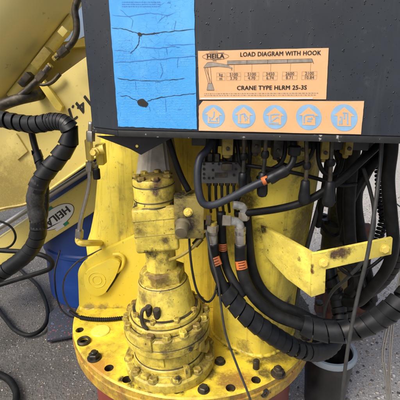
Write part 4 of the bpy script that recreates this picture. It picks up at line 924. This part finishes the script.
# extension arm, rod, oval sticker
AY = .48
ar = thing('extension_arm', 'yellow extension arm with an oval badge stuck upside down', 'arm', P(40, 250, AY))
poly = [P(115, 160, AY), P(-30, 258, AY), P(-30, 288, AY), P(0, 270, AY), P(45, 244, AY), P(90, 215, AY), P(115, 198, AY)]
from_bm('beam', prism(poly, (0, .16, 0), .012), 'arm', ar)
vv, ff = tube([P(118, 150, AY-.01), P(-30, 247, AY-.01)], .0125, 16); mesh('steel_rod', vv, ff, 'chrome', ar)
bx_ = (P(42, 229, AY)-P(74, 206, AY)).normalized(); by_ = Vector((-bx_.z, 0, bx_.x)); by_ = by_ if by_.z < 0 else -by_
bc = P(57, 217, AY); SC = (P(57, 217, AY)-P(58, 217, AY)).length*1.12
def bd_pt(x, y, o): return bc+bx_*(x*SC)+by_*(y*SC)+Vector((0, -o, 0))
oval = lambda k: [(k*19*math.cos(a)+(0), k*8.6*math.sin(a)) for a in np.linspace(0, 2*math.pi, 49)[:-1]]
bdg = from_bm('badge', prism([bd_pt(x, y, .0006) for x, y in oval(1)], (0, -.0012, 0), 0), 'ink', ar)
mesh('badge_face', [bd_pt(x*.975, y*.945, .0024) for x, y in oval(1)], [tuple(range(48))], 'white', bdg, 0)
bm_ = Matrix((bx_, by_, bx_.cross(by_))).transposed().to_4x4(); bm_.translation = bd_pt(-14.5, -3.2, .003)
text_mesh('HEILA', 9.2*SC, bm_, 'ink', bdg, bold=.0022, fit=26*SC)
def bflat(name, pts, mat, o=.003): mesh(name, [bd_pt(x, y, o) for x, y in pts], [tuple(range(len(pts)))], mat, bdg, 0)
bflat('green_bar', [(-3, -8.2), (2, -8.2), (2, -11), (-3, -11)], 'emerald'); bflat('white_bar', [(2, -8.0), (11, -7.6), (11, -10), (2, -10.6)], 'white')
bflat('green_bar', [(-5, 8.0), (0, 8.0), (0, 10.8), (-5, 10.8)], 'emerald'); bflat('white_bar', [(0, 8.0), (9, 7.5), (9, 10.2), (0, 10.6)], 'white'); bflat('swoosh', [(-2, 5.4), (17, 3.6), (18, 2.0), (14, 2.6)], 'ink')

# steel pipe with fittings on the column
sp, pp_ = hose('steel_pipe', 'bent bright steel pipe with nuts on the left of the column', 'pipe', [(91, 122, -.10), (90.5, 130, -.10), (90.3, 150, -.10), (90, 168, -.10), (89.5, 182, -.10), (87, 196, -.10), (82.5, 213, -.10), (80, 225, -.10), (79, 238, -.10)], .0062, 'steel')
hextube(sp, P(90.6, 141, -.10), P(90.6, 131, -.10), .0115, 'steel'); hextube(sp, P(90, 162, -.10), P(90, 171, -.10), .0115, 'steel'); hextube(sp, P(79.6, 230, -.10), P(79, 238, -.10), .0115, 'steel')
vv, ff = lathe([(.009, 0), (.0105, .002), (.0105, .05), (.009, .053)], 6, frame(P(90.3, 160, -.10), (0, 0, 1))); mesh('cross_body', vv, ff, 'lug', sp)
vv, ff = lathe([(.010, 0), (.010, .02), (.0115, .022), (.0115, .032)], 16, frame(P(92, 152, -.10), (1, .1, .25))); mesh('side_port', vv, ff, 'lug', sp)
vv, ff = lathe([(.012, 0), (.012, .004), (.008, .006), (.008, .016)], 6, frame(P(95, 152, -.11), (-.1, -1, .1))); mesh('port_screw', vv, ff, 'lug', sp)
vv, ff = tube(spline([P(79, 237, -.10), P(78.5, 241, -.10), P(82, 243, -.10), P(92, 243, -.07), P(101, 243, .03)], .003), .010, 8); mesh('elbow', vv, ff, 'lug', sp, 40)
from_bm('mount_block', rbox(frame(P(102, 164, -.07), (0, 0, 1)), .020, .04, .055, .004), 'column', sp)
vv, ff = lathe([(.0085, 0), (.0095, .003), (.0095, .026), (.008, .028)], 16, frame(P(97, 179, -.11), (0, 0, 1))); mesh('rubber_cap', vv, ff, 'rubber', sp)

# left hoses
l1, q1 = hose('wrapped_hose', 'thick spiral wrapped black hose hanging in a loop before the boom', 'hose', [(-230, 210, .3), (-150, 130, .2), (-80, 104, .05), (-25, 110, -.04), (-5, 117, -.07), (15, 122, -.09), (35, 124.5, -.11), (54, 121.5, -.12), (66, 124, -.13), (71, 133, -.135), (67, 146, -.14), (56, 161, -.145), (44, 175, -.15), (36.5, 190, -.15), (35.5, 206, -.15), (38.5, 222, -.15), (37, 238, -.15), (28, 253, -.15), (12, 266, -.15), (-8, 279, -.15), (-30, 293, -.15), (-90, 330, -.1), (-160, 370, .0), (-240, 380, .1)], .0165)
a_ = near(q1, P(36, 192, -.15)); b_ = near(q1, P(38, 230, -.15)); c_ = near(q1, P(54, 121, -.12)); d_ = near(q1, P(69, 128, -.13))
wrapit(l1, q1, 0, c_, .0183, .021, .0245, flare=.002, jit=.15); wrapit(l1, q1, c_-.004, d_, .0185, .008, .0088, flare=.001); wrapit(l1, q1, d_-.004, a_, .0188, .026, .031, flare=.0022, jit=.15)
vv, ff = tube(part_of(q1, a_-.01, b_), lambda t, i: .0212+.0012*math.sin(i*.9)+.0007*math.sin(i*2.7), 18); mesh('fabric_sleeve', vv, ff, 'tape', l1, 180)
wrapit(l1, q1, b_-.01, 1, .0185, .020, .0225)
l2, q2 = hose('wrapped_hose', 'slim spiral wrapped black hose dropping behind the thick loop', 'hose', [(27, 116, -.05), (31, 130, -.05), (34.5, 145, -.06), (39, 160, -.07), (43.5, 178, -.08), (44.5, 198, -.09), (43, 216, -.10), (38, 232, -.11)], .0085)
wrapit(l2, q2, .28, 1, .0098, .020, .0225)
hose('thin_cable', 'thin black cable bulging over the left end of the extension arm', 'cable', [(-160, 230, .2), (-70, 210, .12), (-14, 219, .1), (2, 222, .1), (12, 228, .1), (15.5, 238, .1), (9, 247, .1), (-8, 250, .1), (-70, 256, .12), (-160, 290, .2)], .0036, 'rubber')
hose('black_hose', 'slim black hose making a pointed loop below the extension arm', 'hose', [(-160, 280, .0), (-80, 250, -.03), (-18, 249, -.05), (2, 250.5, -.05), (25, 252, -.06), (43, 255.5, -.07), (52, 262, -.07), (49, 269, -.07), (32, 275, -.06), (12, 281, -.05), (-15, 290, -.05), (-80, 315, -.03), (-160, 360, .0)], .0072)
gl = lambda x, y, dz=.012: PZ(x, y, GZ+dz)
hose('ground_hose', 'black hose looping over the asphalt beside the rubber mat', 'hose', None, .0095, world=[gl(-60, 250), gl(-15, 255), gl(14, 266), gl(26, 275), gl(38, 286), gl(46, 303), gl(47.5, 318), gl(41, 330), gl(28, 335), gl(14, 329), gl(3, 316), gl(-10, 302), gl(-50, 285), gl(-110, 300), gl(-160, 350)])
hose('ground_hose', 'short black hose curling on the asphalt far from the mat', 'hose', None, .0125, world=[gl(-160, 400), gl(-80, 370), gl(-20, 368), gl(-4, 373), gl(9, 380), gl(16, 392), gl(15, 406), gl(6, 430), gl(-30, 470), gl(-90, 480)])
# cable sleeve lying on the flange and thin wires going to it
cs, pcs = hose('cable_sleeve', 'black corrugated cable sleeve lying along the flange before the gusset', 'cable sleeve', None, .0045, world=[PZ(70, 311, .012), PZ(78, 316.5, .0075), PZ(90, 319, .0075), PZ(106, 319.5, .0075), PZ(122, 318, .0075), PZ(136, 315, .0075)])
vv, ff = tube(spline([q for q in pcs[8:]], .0012), lambda t, i: .0060+.0011*math.sin(i*1.25), 12); mesh('corrugation', vv, ff, 'rubber', cs, 180)
hose('thin_cable', 'thin grey cable arching in front of the blue drum to the flange', 'cable', [(104, 248, .02), (88, 256, .0), (76, 263, -.04), (66, 275, -.05), (63, 288, -.05), (66, 302, -.05), (74, 312, -.05), (82, 316, -.05)], .0026, 'cable')
hose('thin_cable', 'thin black cable sagging from the mat up to the flange', 'cable', [(60, 250, .12), (55, 270, .07), (55, 284, .05), (56.5, 296, .05), (61, 309, .03), (69, 316, .0), (78, 318, -.04)], .0026, 'rubber')

# ================================================================== on the ground behind
dc = PZ(47, 288, GZ); DRX = dc.x+.29+.02; drum = thing('plastic_drum', 'deep blue plastic drum standing behind the column', 'drum', (DRX, dc.y+.05, GZ))
dm = Matrix.Translation((DRX, dc.y+.05, GZ))
vv, ff = lathe([(.262, 0), (.278, .012), (.285, .03), (.285, .28), (.292, .288), (.292, .304), (.285, .312), (.285, .58), (.292, .588), (.292, .604), (.285, .612), (.285, .82), (.27, .87), (.24, .885)], 72, dm); mesh('body', vv, ff, 'blue', drum, 40)
vv, ff = lathe([(.275, .868), (.287, .874), (.287, .893), (.27, .897)], 60, dm); mesh('lid_ring', vv, ff, 'blue', drum)
mz = GZ+.006
mt = rounded([PZ(47, 342.5, mz), PZ(49.5, 316, mz), PZ(60, 305, mz), PZ(100, 300, mz), PZ(115, 330, mz)], .004, 2)
tag(from_bm('rubber_mat', prism(mt, (0, 0, .012), .002), 'mat'), 'dark rubber mat with red and blue specks beside the flange', 'mat')
bc_ = PZ(330, 348, -.17); pail = thing('pail', 'black pail with pale blue rim standing on the gravel', 'pail', (bc_.x, bc_.y, GZ)); bmx = Matrix.Translation((bc_.x, bc_.y, GZ))
vv, ff = lathe([(.064, 0), (.066, .004), (.080, .20), (.080, .218), (.075, .218), (.062, .02), (.0, .02)], 44, bmx, cap1=False); mesh('wall', vv, ff, 'pail', pail)
vv, ff = lathe([(.078, .210), (.086, .210), (.088, .216), (.088, .226), (.085, .231), (.076, .231), (.074, .222)], 48, bmx, cap0=False, cap1=False); mesh('rim', vv, ff, 'pailrim', pail)
# rusty post with a channel front
rp = PZ(347, 318, GZ); rp = Vector((P(347, 300, .42).x, .42, GZ))
rust = thing('steel_post', 'rust brown steel channel post standing on the gravel', 'post', rp)
def rb(name, px0, px1, py0, py1, Y, dep): 
    a, b = P(px0, py0, Y), P(px1, py1, Y); return from_bm(name, rbox(Matrix.Translation(((a.x+b.x)/2, Y+dep/2, min(a.z, b.z))), abs(b.x-a.x), dep, abs(a.z-b.z), .004), 'rust', rust)
zg = 346
rb('web', 333, 362, 228, 300, .46, .02); rb('flange_side', 336, 346, 232, 300, .40, .06); rb('flange_side', 357, 364, 228, 300, .40, .06)
a, b = P(330, 302, .40), P(366, 302, .40)
from_bm('foot_block', rbox(Matrix.Translation(((a.x+b.x)/2, .47, GZ)), .19, .18, P(347, 296, .40).z-GZ, .006), 'rust', rust)
